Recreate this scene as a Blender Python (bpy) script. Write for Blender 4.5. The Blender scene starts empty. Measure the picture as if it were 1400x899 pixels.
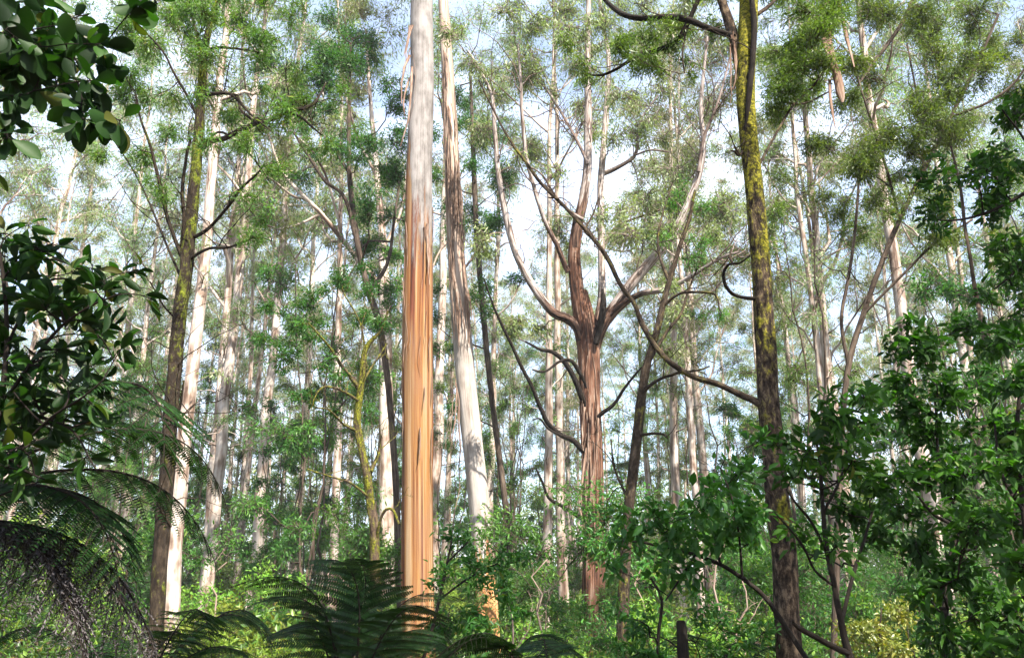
import bpy, math, random
import numpy as np
from mathutils import Vector, Matrix

# ------------------------------------------------------------------ camera, sky, sun
scene = bpy.context.scene
COL = scene.collection
F = 1000.0
PITCH = math.radians(20.0)
SP, CP = math.sin(PITCH), math.cos(PITCH)
CAM = np.array([0.0, 0.0, 1.7])

cam_data = bpy.data.cameras.new("camera")
cam = bpy.data.objects.new("camera", cam_data)
COL.objects.link(cam)
cam.location = CAM
cam.rotation_euler = (math.radians(90) + PITCH, 0, 0)
cam_data.sensor_width = 36.0
cam_data.lens = 36.0 * F / 1400.0
cam_data.clip_start = 0.05
cam_data.clip_end = 3000.0
scene.camera = cam

SUN_AZ, SUN_EL = math.radians(150), math.radians(49)
SUN_DIR = Vector((math.sin(SUN_AZ) * math.cos(SUN_EL), math.cos(SUN_AZ) * math.cos(SUN_EL), math.sin(SUN_EL)))
sun_data = bpy.data.lights.new("sun", 'SUN')
sun_data.energy = 5.0
sun_data.angle = math.radians(0.53)
sun_data.color = (1.0, 0.95, 0.86)
sun = bpy.data.objects.new("sun", sun_data)
COL.objects.link(sun)
sun.location = SUN_DIR * 100
sun.rotation_euler = SUN_DIR.to_track_quat('Z', 'Y').to_euler()

world = bpy.data.worlds.new("World")
scene.world = world
world.use_nodes = True
nt = world.node_tree
nt.nodes.clear()
w_out = nt.nodes.new('ShaderNodeOutputWorld')
w_bg = nt.nodes.new('ShaderNodeBackground')
w_bg.inputs['Strength'].default_value = 0.10
sky = nt.nodes.new('ShaderNodeTexSky')
sky.sky_type = 'NISHITA'
sky.sun_disc = False
sky.sun_elevation = SUN_EL
sky.sun_rotation = SUN_AZ
sky.air_density = 1.0
sky.dust_density = 1.0
sky.ozone_density = 1.5
tc = nt.nodes.new('ShaderNodeTexCoord')
mp = nt.nodes.new('ShaderNodeMapping')
mp.inputs['Location'].default_value = (0.33, 0.1, 0.4)
mp.inputs['Scale'].default_value = (1.0, 1.0, 1.6)
nz = nt.nodes.new('ShaderNodeTexNoise')
nz.inputs['Scale'].default_value = 2.3
nz.inputs['Detail'].default_value = 7.0
nz.inputs['Roughness'].default_value = 0.55
rp = nt.nodes.new('ShaderNodeValToRGB')
rp.color_ramp.elements[0].position = 0.44
rp.color_ramp.elements[0].color = (.2, .2, .2, 1)
rp.color_ramp.elements[1].position = 0.70
mx = nt.nodes.new('ShaderNodeMix')
mx.data_type = 'RGBA'
mx.inputs['B'].default_value = (4.6, 5.1, 6.2, 1)
nt.links.new(tc.outputs['Generated'], mp.inputs['Vector'])
nt.links.new(mp.outputs['Vector'], nz.inputs['Vector'])
nt.links.new(nz.outputs['Fac'], rp.inputs['Fac'])
nt.links.new(rp.outputs['Color'], mx.inputs['Factor'])
nt.links.new(sky.outputs['Color'], mx.inputs['A'])
nt.links.new(mx.outputs['Result'], w_bg.inputs['Color'])
nt.links.new(w_bg.outputs['Background'], w_out.inputs['Surface'])

vs = scene.view_settings
vs.view_transform = 'Standard'
vs.look = 'None'
vs.exposure = 2.0
vs.gamma = 1.0
vs.use_curve_mapping = False

cy = scene.cycles
cy.max_bounces = 6
cy.diffuse_bounces = 3
cy.glossy_bounces = 2
cy.transmission_bounces = 3
cy.volume_bounces = 0
cy.caustics_reflective = False
cy.caustics_refractive = False
cy.sample_clamp_indirect = 6.0
cy.use_adaptive_sampling = True
cy.adaptive_threshold = 0.02

RNG = np.random.default_rng(7)
random.seed(7)


# ------------------------------------------------------------------ pixel <-> place
def at(px, py, Y):
    """point of the place at horizontal distance Y seen in photo pixel (px, py)"""
    dx, dy = (px - 700.0) / F, (449.5 - py) / F
    d = np.array([dx, CP - SP * dy, SP + CP * dy])
    return CAM + d * (Y / d[1])


def mpp(p):
    """metres per photo pixel at point p"""
    q = np.asarray(p, float) - CAM
    return max(0.05, q[1] * CP + q[2] * SP) / F


# ------------------------------------------------------------------ mesh building
class MB:
    def __init__(self):
        self.v, self.f, self.m, self.bk, self.var, self.n = [], [], [], [], [], 0

    def add(self, v, f, mat=0, bk=None, var=None):
        v = np.asarray(v, np.float32).reshape(-1, 3)
        f = np.asarray(f, np.int32).reshape(-1, 4)
        self.v.append(v)
        self.f.append(f + self.n)
        self.m.append(np.full(len(f), mat, np.int32))
        self.bk.append(np.zeros((len(v), 3), np.float32) if bk is None else np.asarray(bk, np.float32).reshape(-1, 3))
        self.var.append(np.full(len(v), 0.5, np.float32) if var is None else np.asarray(var, np.float32).reshape(-1))
        self.n += len(v)

    def build(self, name, mats, parent=None, origin=(0, 0, 0), smooth=True):
        me = bpy.data.meshes.new(name)
        if not isinstance(mats, (list, tuple)):
            mats = [mats]
        if self.n:
            v = np.concatenate(self.v) - np.asarray(origin, np.float32)
            f = np.concatenate(self.f)
            me.vertices.add(len(v))
            me.vertices.foreach_set("co", v.ravel())
            me.loops.add(len(f) * 4)
            me.loops.foreach_set("vertex_index", f.ravel())
            me.polygons.add(len(f))
            me.polygons.foreach_set("loop_start", np.arange(0, len(f) * 4, 4, dtype=np.int32))
            me.polygons.foreach_set("material_index", np.concatenate(self.m))
            me.polygons.foreach_set("use_smooth", np.full(len(f), smooth, bool))
            a = me.attributes.new("bk", 'FLOAT_VECTOR', 'POINT')
            a.data.foreach_set("vector", np.concatenate(self.bk).ravel())
            a = me.attributes.new("var", 'FLOAT', 'POINT')
            a.data.foreach_set("value", np.concatenate(self.var))
            me.update(calc_edges=True)
            me.validate()
        for m in mats:
            me.materials.append(m)
        o = bpy.data.objects.new(name, me)
        COL.objects.link(o)
        if parent is not None:
            o.parent = parent
        return o


def unit(a):
    return a / np.maximum(np.linalg.norm(a, axis=-1, keepdims=True), 1e-9)


def tubes(mb, P, R, sides=6, mat=0, flat=None, lump=0.0, var=None, seed=0):
    """batch of tubes: P (n,m,3) centre lines, R (n,m) radii"""
    P = np.asarray(P, float)
    R = np.asarray(R, float)
    if P.ndim == 2:
        P, R = P[None], R[None]
    n, m = P.shape[:2]
    T = np.empty_like(P)
    T[:, 1:-1] = P[:, 2:] - P[:, :-2]
    T[:, 0] = P[:, 1] - P[:, 0]
    T[:, -1] = P[:, -1] - P[:, -2]
    T = unit(T)
    mean = unit(P[:, -1] - P[:, 0])
    ref = np.zeros((n, 3))
    ref[np.arange(n), np.argmin(np.abs(mean), axis=1)] = 1.0
    U = unit(np.cross(T, ref[:, None, :]))
    V = np.cross(T, U)
    ang = np.arange(sides) * 2 * math.pi / sides
    ca, sa = np.cos(ang), np.sin(ang)
    s = np.concatenate([np.zeros((n, 1)), np.cumsum(np.linalg.norm(np.diff(P, axis=1), axis=2), axis=1)], axis=1)
    rr = R[:, :, None] * np.ones(sides)
    if lump:
        r = np.random.default_rng(seed)
        k = np.zeros_like(rr)
        for q in range(7):
            fa, fs = r.integers(1, 6), r.uniform(.2, 2.2) / max(R.mean(), .05) * .35
            k += np.sin(ang[None, None, :] * fa + s[:, :, None] * fs + r.uniform(0, 6.28)) / (1 + .5 * q)
        rr = rr * (1 + lump * k)
    fx = 1.0 if flat is None else flat
    verts = P[:, :, None, :] + rr[..., None] * (ca[None, None, :, None] * U[:, :, None, :] + fx * sa[None, None, :, None] * V[:, :, None, :])
    r0 = R.mean(axis=1)[:, None, None]
    off = np.random.default_rng(seed + 3).uniform(0, 50, (n, 1, 1))
    bk = np.stack([np.broadcast_to(ca * r0, (n, m, sides)), np.broadcast_to(sa * r0, (n, m, sides)),
                   np.broadcast_to(s[:, :, None] + off * (n > 1), (n, m, sides))], axis=-1)
    i = np.arange(m - 1)[:, None] * sides
    j = np.arange(sides)[None, :]
    j2 = (j + 1) % sides
    q = np.stack([i + j, i + j2, i + sides + j2, i + sides + j], axis=-1).reshape(-1, 4)
    f = (np.arange(n)[:, None, None] * (m * sides) + q[None]).reshape(-1, 4)
    vv = None if var is None else np.repeat(np.asarray(var, float).reshape(n), m * sides)
    mb.add(verts.reshape(-1, 3), f, mat, bk.reshape(-1, 3), vv)


def smooth_line(pts, n):
    """Catmull-Rom through the rows of pts (any width), n samples even in arc length of the control polygon"""
    p = np.asarray(pts, float)
    if len(p) == 2:
        t = np.linspace(0, 1, n)[:, None]
        return p[0] * (1 - t) + p[1] * t
    e = np.vstack([2 * p[0] - p[1], p, 2 * p[-1] - p[-2]])
    d = np.concatenate([[0], np.cumsum(np.linalg.norm(np.diff(p[:, :2], axis=0), axis=1) + 1e-9)])
    u = np.interp(np.linspace(0, d[-1], n), d, np.arange(len(p)))
    k = np.minimum(u.astype(int), len(p) - 2)
    t = (u - k)[:, None]
    a, b, c, g = e[k], e[k + 1], e[k + 2], e[k + 3]
    return .5 * (2 * b + (c - a) * t + (2 * a - 5 * b + 4 * c - g) * t ** 2 + (3 * b - a - 3 * c + g) * t ** 3)


def leaf_template(stations, widths, fold=0.12, curl=0.12, cols=3):
    v, f = [], []
    for t, w in zip(stations, widths):
        z = -curl * t * t
        if cols == 3:
            v += [(t, -.5 * w, z + fold * w), (t, 0, z), (t, .5 * w, z + fold * w)]
        else:
            v += [(t, -.5 * w, z), (t, .5 * w, z)]
    for a in range(len(stations) - 1):
        for b in range(cols - 1):
            f.append((a * cols + b, a * cols + b + 1, (a + 1) * cols + b + 1, (a + 1) * cols + b))
    return np.array(v, float), np.array(f, int)


LEAF_FAR = (np.array([(0, 0, 0), (.45, -.5, .02), (1, 0, -.1), (.45, .5, .02)], float), np.array([(0, 1, 2, 3)]))
LEAF_MID = leaf_template([0, .3, .7, 1], [.06, 1, .75, .03])
LEAF_BIG = leaf_template([0, .1, .25, .45, .65, .82, .94, 1], [.05, .42, .8, 1, .93, .66, .3, .02], fold=.16, curl=.18)
LEAF_OVAL = leaf_template([0, .1, .25, .45, .65, .82, .94, 1], [.05, .3, .65, .95, 1, .78, .4, .05], fold=.1, curl=.12)
LEAF_THIN = leaf_template([0, .5, 1], [.7, 1, .1], cols=2, curl=.1)


def leaves(mb, tmpl, P, D, L, W, mat=0, var=None, up=0.0, rng=RNG):
    """scatter leaves: base P, direction D, length L, width W; up: how far the blades lie level"""
    P = np.asarray(P, float)
    D = unit(np.asarray(D, float))
    n = len(P)
    if n == 0:
        return
    ref = unit(rng.normal(size=(n, 3))) * (1 - up) + np.array([0, 0, up])
    S = unit(np.cross(ref, D))
    N = np.cross(D, S)
    tv, tf = tmpl
    L = np.broadcast_to(np.asarray(L, float), (n,))
    W = np.broadcast_to(np.asarray(W, float), (n,))
    k = len(tv)
    v = (P[:, None] + tv[None, :, 0, None] * (L[:, None] * D)[:, None] + tv[None, :, 1, None] * (W[:, None] * S)[:, None]
         + tv[None, :, 2, None] * (L[:, None] * N)[:, None])
    f = (np.arange(n)[:, None, None] * k + tf[None]).reshape(-1, 4)
    if var is None:
        var = rng.random(n)
    mb.add(v.reshape(-1, 3), f, mat, None, np.repeat(var, k))


# ------------------------------------------------------------------ materials
def new_mat(name):
    m = bpy.data.materials.new(name)
    m.use_nodes = True
    t = m.node_tree
    t.nodes.clear()
    out = t.nodes.new('ShaderNodeOutputMaterial')
    return m, t, out


def ramp(t, fac, stops):
    r = t.nodes.new('ShaderNodeValToRGB')
    el = r.color_ramp.elements
    while len(el) < len(stops):
        el.new(.5)
    for e, (p, c) in zip(el, stops):
        e.position = p
        e.color = (*c, 1)
    t.links.new(fac, r.inputs['Fac'])
    return r.outputs['Color']


def noise(t, vec, scale, detail=3, rough=.55, mscale=None, loc=None):
    if mscale or loc:
        m = t.nodes.new('ShaderNodeMapping')
        m.inputs['Scale'].default_value = mscale or (1, 1, 1)
        m.inputs['Location'].default_value = loc or (0, 0, 0)
        t.links.new(vec, m.inputs['Vector'])
        vec = m.outputs['Vector']
    n = t.nodes.new('ShaderNodeTexNoise')
    n.inputs['Scale'].default_value = scale
    n.inputs['Detail'].default_value = detail
    n.inputs['Roughness'].default_value = rough
    t.links.new(vec, n.inputs['Vector'])
    return n.outputs['Fac']


def math_n(t, op, a, b):
    n = t.nodes.new('ShaderNodeMath')
    n.operation = op
    for i, x in enumerate((a, b)):
        if isinstance(x, (int, float)):
            n.inputs[i].default_value = x
        else:
            t.links.new(x, n.inputs[i])
    return n.outputs[0]


def mixc(t, fac, a, b, mode='MIX'):
    n = t.nodes.new('ShaderNodeMix')
    n.data_type = 'RGBA'
    n.blend_type = mode
    for key, x in (('Factor', fac), ('A', a), ('B', b)):
        if isinstance(x, (int, float)):
            n.inputs[key].default_value = x
        elif isinstance(x, tuple):
            n.inputs[key].default_value = (*x, 1)
        else:
            t.links.new(x, n.inputs[key])
    return n.outputs['Result']


def attr(t, name, what='Fac'):
    n = t.nodes.new('ShaderNodeAttribute')
    n.attribute_name = name
    return n.outputs[what]


def obj_random(t):
    return t.nodes.new('ShaderNodeObjectInfo').outputs['Random']


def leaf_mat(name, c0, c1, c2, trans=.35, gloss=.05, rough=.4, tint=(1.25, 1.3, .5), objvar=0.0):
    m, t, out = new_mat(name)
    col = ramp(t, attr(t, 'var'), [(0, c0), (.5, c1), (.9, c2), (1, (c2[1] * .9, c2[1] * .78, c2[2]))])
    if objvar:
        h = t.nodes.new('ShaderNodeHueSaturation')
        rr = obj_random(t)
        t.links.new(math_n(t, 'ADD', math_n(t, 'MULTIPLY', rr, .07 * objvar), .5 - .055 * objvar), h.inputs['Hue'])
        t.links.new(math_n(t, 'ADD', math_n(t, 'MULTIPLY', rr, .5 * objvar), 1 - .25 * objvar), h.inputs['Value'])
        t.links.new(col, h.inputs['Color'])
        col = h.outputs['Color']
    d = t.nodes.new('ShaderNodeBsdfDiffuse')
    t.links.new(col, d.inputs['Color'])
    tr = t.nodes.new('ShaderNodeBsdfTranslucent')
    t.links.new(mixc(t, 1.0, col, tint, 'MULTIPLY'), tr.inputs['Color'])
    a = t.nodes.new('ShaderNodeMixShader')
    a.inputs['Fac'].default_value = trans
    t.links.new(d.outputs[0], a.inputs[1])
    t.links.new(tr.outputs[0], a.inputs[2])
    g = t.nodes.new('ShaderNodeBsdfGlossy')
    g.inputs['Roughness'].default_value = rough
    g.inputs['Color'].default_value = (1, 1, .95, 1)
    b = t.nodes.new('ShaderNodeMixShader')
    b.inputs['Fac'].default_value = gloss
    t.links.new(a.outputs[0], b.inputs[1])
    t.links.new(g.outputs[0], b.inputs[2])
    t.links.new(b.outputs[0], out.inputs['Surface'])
    return m


def bark_shader(t, out, col, bump_h, strength=.5, dist=.03, rough=.85):
    p = t.nodes.new('ShaderNodeBsdfPrincipled')
    p.inputs['Roughness'].default_value = rough
    p.inputs['Specular IOR Level'].default_value = .06
    t.links.new(col, p.inputs['Base Color'])
    b = t.nodes.new('ShaderNodeBump')
    b.inputs['Strength'].default_value = strength
    b.inputs['Distance'].default_value = dist
    t.links.new(bump_h, b.inputs['Height'])
    t.links.new(b.outputs['Normal'], p.inputs['Normal'])
    t.links.new(p.outputs['BSDF'], out.inputs['Surface'])


def bark_mat(name, stops, streak=(9, 9, .6), scale=1.0, blotch=.5, bump=.5, dist=.03, objvar=0.0, dark=(.5, .45, .4)):
    m, t, out = new_mat(name)
    bk = attr(t, 'bk', 'Vector')
    n1 = noise(t, bk, scale, 5, .6, mscale=streak)
    n2 = noise(t, bk, scale * .9, 3, .5, mscale=(3, 3, 1.1), loc=(3, 1, 7))
    fac = mixc(t, blotch, n1, n2)
    col = ramp(t, fac, stops)
    if objvar:
        col = mixc(t, math_n(t, 'MULTIPLY', obj_random(t), objvar), col, mixc(t, 1.0, col, dark, 'MULTIPLY'))
    bark_shader(t, out, col, n1, bump, dist)
    return m


M = {}
M['gum_leaf'] = leaf_mat('gum_leaf', (.09, .16, .045), (.138, .22, .062), (.215, .29, .092), trans=.45, gloss=.03, rough=.5, tint=(1.2, 1.25, .6), objvar=1)
M['wattle_leaf'] = leaf_mat('wattle_leaf', (.03, .10, .018), (.056, .15, .026), (.11, .22, .036), trans=.48, gloss=.015, objvar=1)
M['green_leaf'] = leaf_mat('green_leaf', (.018, .07, .010), (.03, .105, .015), (.062, .165, .024), trans=.42, gloss=.015)
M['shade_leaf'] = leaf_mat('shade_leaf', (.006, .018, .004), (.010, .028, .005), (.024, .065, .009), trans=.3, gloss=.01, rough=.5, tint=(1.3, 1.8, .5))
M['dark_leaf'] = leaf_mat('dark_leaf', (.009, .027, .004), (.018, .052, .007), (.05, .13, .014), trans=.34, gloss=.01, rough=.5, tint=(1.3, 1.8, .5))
M['bright_leaf'] = leaf_mat('bright_leaf', (.07, .16, .018), (.11, .22, .026), (.17, .27, .036), trans=.42, gloss=.015, objvar=1)
M['undergrowth_leaf'] = leaf_mat('undergrowth_leaf', (.022, .055, .010), (.07, .15, .022), (.17, .26, .036), trans=.42, gloss=.02)
M['yellow_leaf'] = leaf_mat('yellow_leaf', (.10, .15, .02), (.18, .20, .03), (.26, .22, .03), trans=.4, gloss=.04)
M['fern_leaf'] = leaf_mat('fern_leaf', (.006, .022, .004), (.010, .033, .006), (.02, .055, .010), trans=.28, gloss=.02)
M['dead_fern'] = leaf_mat('dead_fern', (.055, .047, .046), (.085, .074, .073), (.125, .108, .105), trans=.15, gloss=.03, tint=(1, .95, .9))
M['gum_bark'] = bark_mat('gum_bark', [(.37, (.10, .062, .045)), (.45, (.24, .175, .135)), (.52, (.40, .335, .285)), (.66, (.54, .48, .425))],
                         streak=(7, 7, .35), scale=1.3, objvar=.45)
M['limb_bark'] = bark_mat('limb_bark', [(.38, (.06, .04, .03)), (.47, (.15, .108, .088)), (.58, (.29, .238, .208))], streak=(12, 12, 1.0), scale=1.5)
m_, t_, o_ = new_mat('stocking_bark')
b_ = attr(t_, 'bk', 'Vector')
n1_ = noise(t_, b_, 1.5, 5, .6, mscale=(12, 12, 1.0))
n2_ = noise(t_, b_, 1.2, 4, .7, mscale=(5, 5, .6), loc=(3, 3, 3))
pale_ = ramp(t_, n1_, [(.38, (.09, .062, .048)), (.47, (.21, .165, .14)), (.58, (.36, .31, .28))])
brown_ = ramp(t_, n1_, [(.38, (.012, .008, .006)), (.48, (.05, .028, .02)), (.6, (.14, .085, .06))])
sx_ = t_.nodes.new('ShaderNodeSeparateXYZ')
t_.links.new(b_, sx_.inputs['Vector'])
k_ = t_.nodes.new('ShaderNodeMapRange')
k_.inputs['From Min'].default_value = 1.6
k_.inputs['From Max'].default_value = 2.3
t_.links.new(math_n(t_, 'ADD', sx_.outputs['Z'], math_n(t_, 'MULTIPLY', math_n(t_, 'SUBTRACT', n2_, .5), 6.0)), k_.inputs['Value'])
bark_shader(t_, o_, mixc(t_, k_.outputs['Result'], brown_, pale_), n1_, .6, .03)
M['stocking_bark'] = m_
M['brown_bark'] = bark_mat('brown_bark', [(.36, (.022, .016, .012)), (.5, (.058, .042, .031)), (.64, (.12, .09, .065))], streak=(14, 14, 1.5), scale=2)
M['dark_twig'] = bark_mat('dark_twig', [(.3, (.009, .007, .006)), (.7, (.026, .02, .015))], streak=(20, 20, 3), scale=2)
M['pale_twig'] = bark_mat('pale_twig', [(.3, (.15, .10, .075)), (.7, (.34, .26, .20))], streak=(20, 20, 2), scale=2)
M['peeling_bark'] = bark_mat('peeling_bark', [(.36, (.085, .048, .032)), (.5, (.21, .135, .096)), (.62, (.36, .265, .205))], streak=(25, 25, 1.2), scale=2)
M['red_bark'] = bark_mat('red_bark', [(.38, (.02, .012, .010)), (.46, (.07, .035, .023)), (.54, (.145, .07, .043)), (.64, (.25, .175, .13))],
                         streak=(13, 13, .5), scale=1.4, blotch=.35, bump=.9, dist=.06)


def moss_mat(name, bark_stops, moss_stops, lo, hi, seed=0.0, hscale=1.0, rise=0.0):
    m, t, out = new_mat(name)
    bk = attr(t, 'bk', 'Vector')
    n1 = noise(t, bk, 2.2, 5, .65, mscale=(9, 9, 3.5), loc=(seed, 0, 0))
    n2 = noise(t, bk, 1.0, 4, .6, mscale=(3.5, 3.5, 1.3 * hscale), loc=(2 + seed, 5, 1))
    n3 = noise(t, bk, 30, 3, .6)
    bark = ramp(t, n1, bark_stops)
    moss = ramp(t, n3, moss_stops)
    k = t.nodes.new('ShaderNodeMapRange')
    k.inputs['From Min'].default_value = lo
    k.inputs['From Max'].default_value = hi
    sx = t.nodes.new('ShaderNodeSeparateXYZ')
    t.links.new(bk, sx.inputs['Vector'])
    t.links.new(math_n(t, 'ADD', mixc(t, .5, n2, n1), math_n(t, 'MULTIPLY', math_n(t, 'SUBTRACT', sx.outputs['Z'], 6.0), rise)), k.inputs['Value'])
    col = mixc(t, k.outputs['Result'], bark, moss)
    h = math_n(t, 'ADD', math_n(t, 'ADD', n1, math_n(t, 'MULTIPLY', k.outputs['Result'], .35)), math_n(t, 'MULTIPLY', n3, .3))
    bark_shader(t, out, col, h, .9, .025, .95)
    return m


MOSS = [(.3, (.06, .058, .010)), (.5, (.15, .14, .016)), (.7, (.25, .23, .025))]
M['mossy_bark'] = moss_mat('mossy_bark', [(.38, (.012, .009, .007)), (.5, (.042, .029, .02)), (.62, (.14, .10, .065))], [(.36, (.035, .034, .008)), (.5, (.12, .112, .014)), (.64, (.25, .22, .025))], .47, .55, rise=.028)
M['mossy_bright'] = moss_mat('mossy_bright', [(.34, (.03, .021, .016)), (.5, (.08, .055, .036)), (.68, (.17, .12, .08))], [(.36, (.03, .032, .007)), (.5, (.085, .088, .012)), (.64, (.18, .17, .02))], .44, .53, seed=2)
M['mossy_green'] = moss_mat('mossy_green', [(.3, (.009, .007, .006)), (.5, (.026, .019, .013)), (.7, (.06, .044, .03))], [(.3, (.03, .04, .007)), (.5, (.08, .095, .011)), (.7, (.16, .17, .02))], .50, .58, seed=7, rise=.012)  # green moss on dark bark; colours lowered to stand in for shade on the trunk
M['mossy_dark'] = moss_mat('mossy_dark', [(.3, (.012, .009, .007)), (.5, (.036, .026, .018)), (.7, (.085, .062, .044))], MOSS, .53, .67, seed=4)


def main_gum_mat():
    m, t, out = new_mat('stripped_gum_bark')
    bk = attr(t, 'bk', 'Vector')
    geo = t.nodes.new('ShaderNodeTexCoord')
    sep = t.nodes.new('ShaderNodeSeparateXYZ')
    t.links.new(geo.outputs['Object'], sep.inputs['Vector'])
    z = sep.outputs['Z']
    st = noise(t, bk, 1.0, 3, .6, mscale=(9, 9, .12))
    st2 = noise(t, bk, 1.0, 5, .7, mscale=(26, 26, .55), loc=(5, 2, 0))
    st3 = noise(t, bk, 1.0, 3, .5, mscale=(4.2, 4.2, .06), loc=(1, 7, 0))
    blot = noise(t, bk, 1.0, 4, .6, mscale=(3, 3, 1.2), loc=(9, 2, 3))
    fine = noise(t, bk, 14, 4, .7, mscale=(1, 1, .6))
    grey = ramp(t, mixc(t, .35, blot, st2), [(.36, (.085, .073, .064)), (.46, (.155, .137, .124)), (.58, (.235, .212, .195))])
    orange = ramp(t, mixc(t, .2, st, st2), [(.36, (.03, .012, .007)), (.41, (.09, .031, .012)), (.455, (.165, .066, .022)), (.52, (.225, .115, .043)), (.62, (.29, .195, .11))])
    red = ramp(t, st2, [(.40, (.03, .011, .008)), (.60, (.14, .045, .024))])
    k2 = t.nodes.new('ShaderNodeMapRange')
    k2.inputs['From Min'].default_value = .55
    k2.inputs['From Max'].default_value = .58
    t.links.new(st3, k2.inputs['Value'])
    orange = mixc(t, k2.outputs['Result'], orange, red)
    kb = t.nodes.new('ShaderNodeMapRange')
    kb.inputs['From Min'].default_value = .42
    kb.inputs['From Max'].default_value = .62
    t.links.new(noise(t, bk, 1.0, 4, .65, mscale=(2.2, 2.2, .45), loc=(1, 1, 8)), kb.inputs['Value'])
    orange = mixc(t, math_n(t, 'MULTIPLY', kb.outputs['Result'], .6), orange, mixc(t, .55, orange, (.17, .10, .065)))
    # ragged height to which the bark has come away
    rag = noise(t, bk, 1.0, 6, .75, mscale=(6, 6, .5), loc=(4, 4, 4))
    edge = math_n(t, 'ADD', z, math_n(t, 'MULTIPLY', math_n(t, 'SUBTRACT', mixc(t, .55, st3, rag), .5), 17.0))
    edge = math_n(t, 'ADD', edge, math_n(t, 'MULTIPLY', sep.outputs['X'], 3.2))
    k = t.nodes.new('ShaderNodeMapRange')
    k.inputs['From Min'].default_value = 10.6
    k.inputs['From Max'].default_value = 11.9
    t.links.new(edge, k.inputs['Value'])
    col = mixc(t, k.outputs['Result'], orange, grey)
    h = math_n(t, 'ADD', math_n(t, 'ADD', math_n(t, 'MULTIPLY', st2, .5), math_n(t, 'MULTIPLY', k.outputs['Result'], .5)), math_n(t, 'MULTIPLY', fine, .12))
    bark_shader(t, out, col, h, .7, .04, .6)
    return m


M['stripped'] = main_gum_mat()


def pale_gum_mat():
    m, t, out = new_mat('pale_gum_bark')
    bk = attr(t, 'bk', 'Vector')
    geo = t.nodes.new('ShaderNodeTexCoord')
    sep = t.nodes.new('ShaderNodeSeparateXYZ')
    t.links.new(geo.outputs['Object'], sep.inputs['Vector'])
    z = sep.outputs['Z']
    st = noise(t, bk, 1.0, 4, .6, mscale=(12, 12, .4))
    blot = noise(t, bk, 1.0, 4, .6, mscale=(3, 3, .9), loc=(9, 2, 3))
    pale = ramp(t, mixc(t, .5, blot, st), [(.36, (.15, .115, .095)), (.48, (.29, .25, .215)), (.6, (.38, .34, .305))])
    orange = ramp(t, st, [(.3, (.14, .06, .03)), (.5, (.42, .20, .08)), (.7, (.58, .36, .19))])
    brown = ramp(t, st, [(.3, (.13, .085, .06)), (.5, (.30, .22, .17)), (.7, (.44, .36, .30))])
    e = math_n(t, 'ADD', z, math_n(t, 'MULTIPLY', math_n(t, 'SUBTRACT', st, .5), 7))
    a = t.nodes.new('ShaderNodeMapRange')
    a.inputs['From Min'].default_value = 2.7
    a.inputs['From Max'].default_value = 3.3
    t.links.new(e, a.inputs['Value'])
    b = t.nodes.new('ShaderNodeMapRange')
    b.inputs['From Min'].default_value = 12.0
    b.inputs['From Max'].default_value = 13.2
    t.links.new(e, b.inputs['Value'])
    col = mixc(t, b.outputs['Result'], mixc(t, a.outputs['Result'], orange, pale), brown)
    bark_shader(t, out, col, st, .6, .04, .7)
    return m


M['pale'] = pale_gum_mat()

m_, t_, o_ = new_mat('leaf_litter')
g_ = t_.nodes.new('ShaderNodeTexCoord').outputs['Object']
lit = ramp(t_, mixc(t_, .5, noise(t_, g_, 9, 6, .7), noise(t_, g_, .5, 4, .6)),
           [(.35, (.03, .022, .014)), (.5, (.085, .06, .035)), (.62, (.15, .105, .06)), (.75, (.06, .075, .025))])
bark_shader(t_, o_, lit, noise(t_, g_, 20, 5, .7), 1.0, .05, .95)
M['litter'] = m_


# ------------------------------------------------------------------ naming
def thing(name, label, cat, loc=(0, 0, 0), group=None):
    o = bpy.data.objects.new(name, None)
    COL.objects.link(o)
    o.location = loc
    o.empty_display_size = .2
    o['label'] = label
    o['category'] = cat
    if group:
        o['group'] = group
    return o


def copy_thing(src, loc, rot=(0, 0, 0), sc=1.0, label=None, group=None):
    r = src.copy()
    COL.objects.link(r)
    r.location = loc
    r.rotation_euler = rot
    r.scale = (sc, sc, sc)
    r['label'] = label or src['label']
    if group:
        r['group'] = group
    for ch in list(src.children):
        c = ch.copy()
        COL.objects.link(c)
        c.parent = r
    return r


# ------------------------------------------------------------------ ground
def ground_z(x, y):
    return .18 * np.sin(x * .21 + 1) * np.cos(y * .17) + .08 * np.sin(x * .63 + y * .4)


gx = np.linspace(-1, 1, 161)
gx = np.sign(gx) * np.abs(gx) ** 2.2 * 1200
GX, GY = np.meshgrid(gx, gx + 30)
GZ = ground_z(GX, GY)
mb = MB()
nn = len(gx)
ii = (np.arange(nn - 1)[:, None] * nn + np.arange(nn - 1)[None]).ravel()
mb.add(np.stack([GX, GY, GZ], -1), np.stack([ii, ii + 1, ii + nn + 1, ii + nn], -1))
gr = mb.build('ground', M['litter'])
gr['kind'] = 'structure'


def base(x, y):
    return np.array([x, y, float(ground_z(x, y))])


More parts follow.
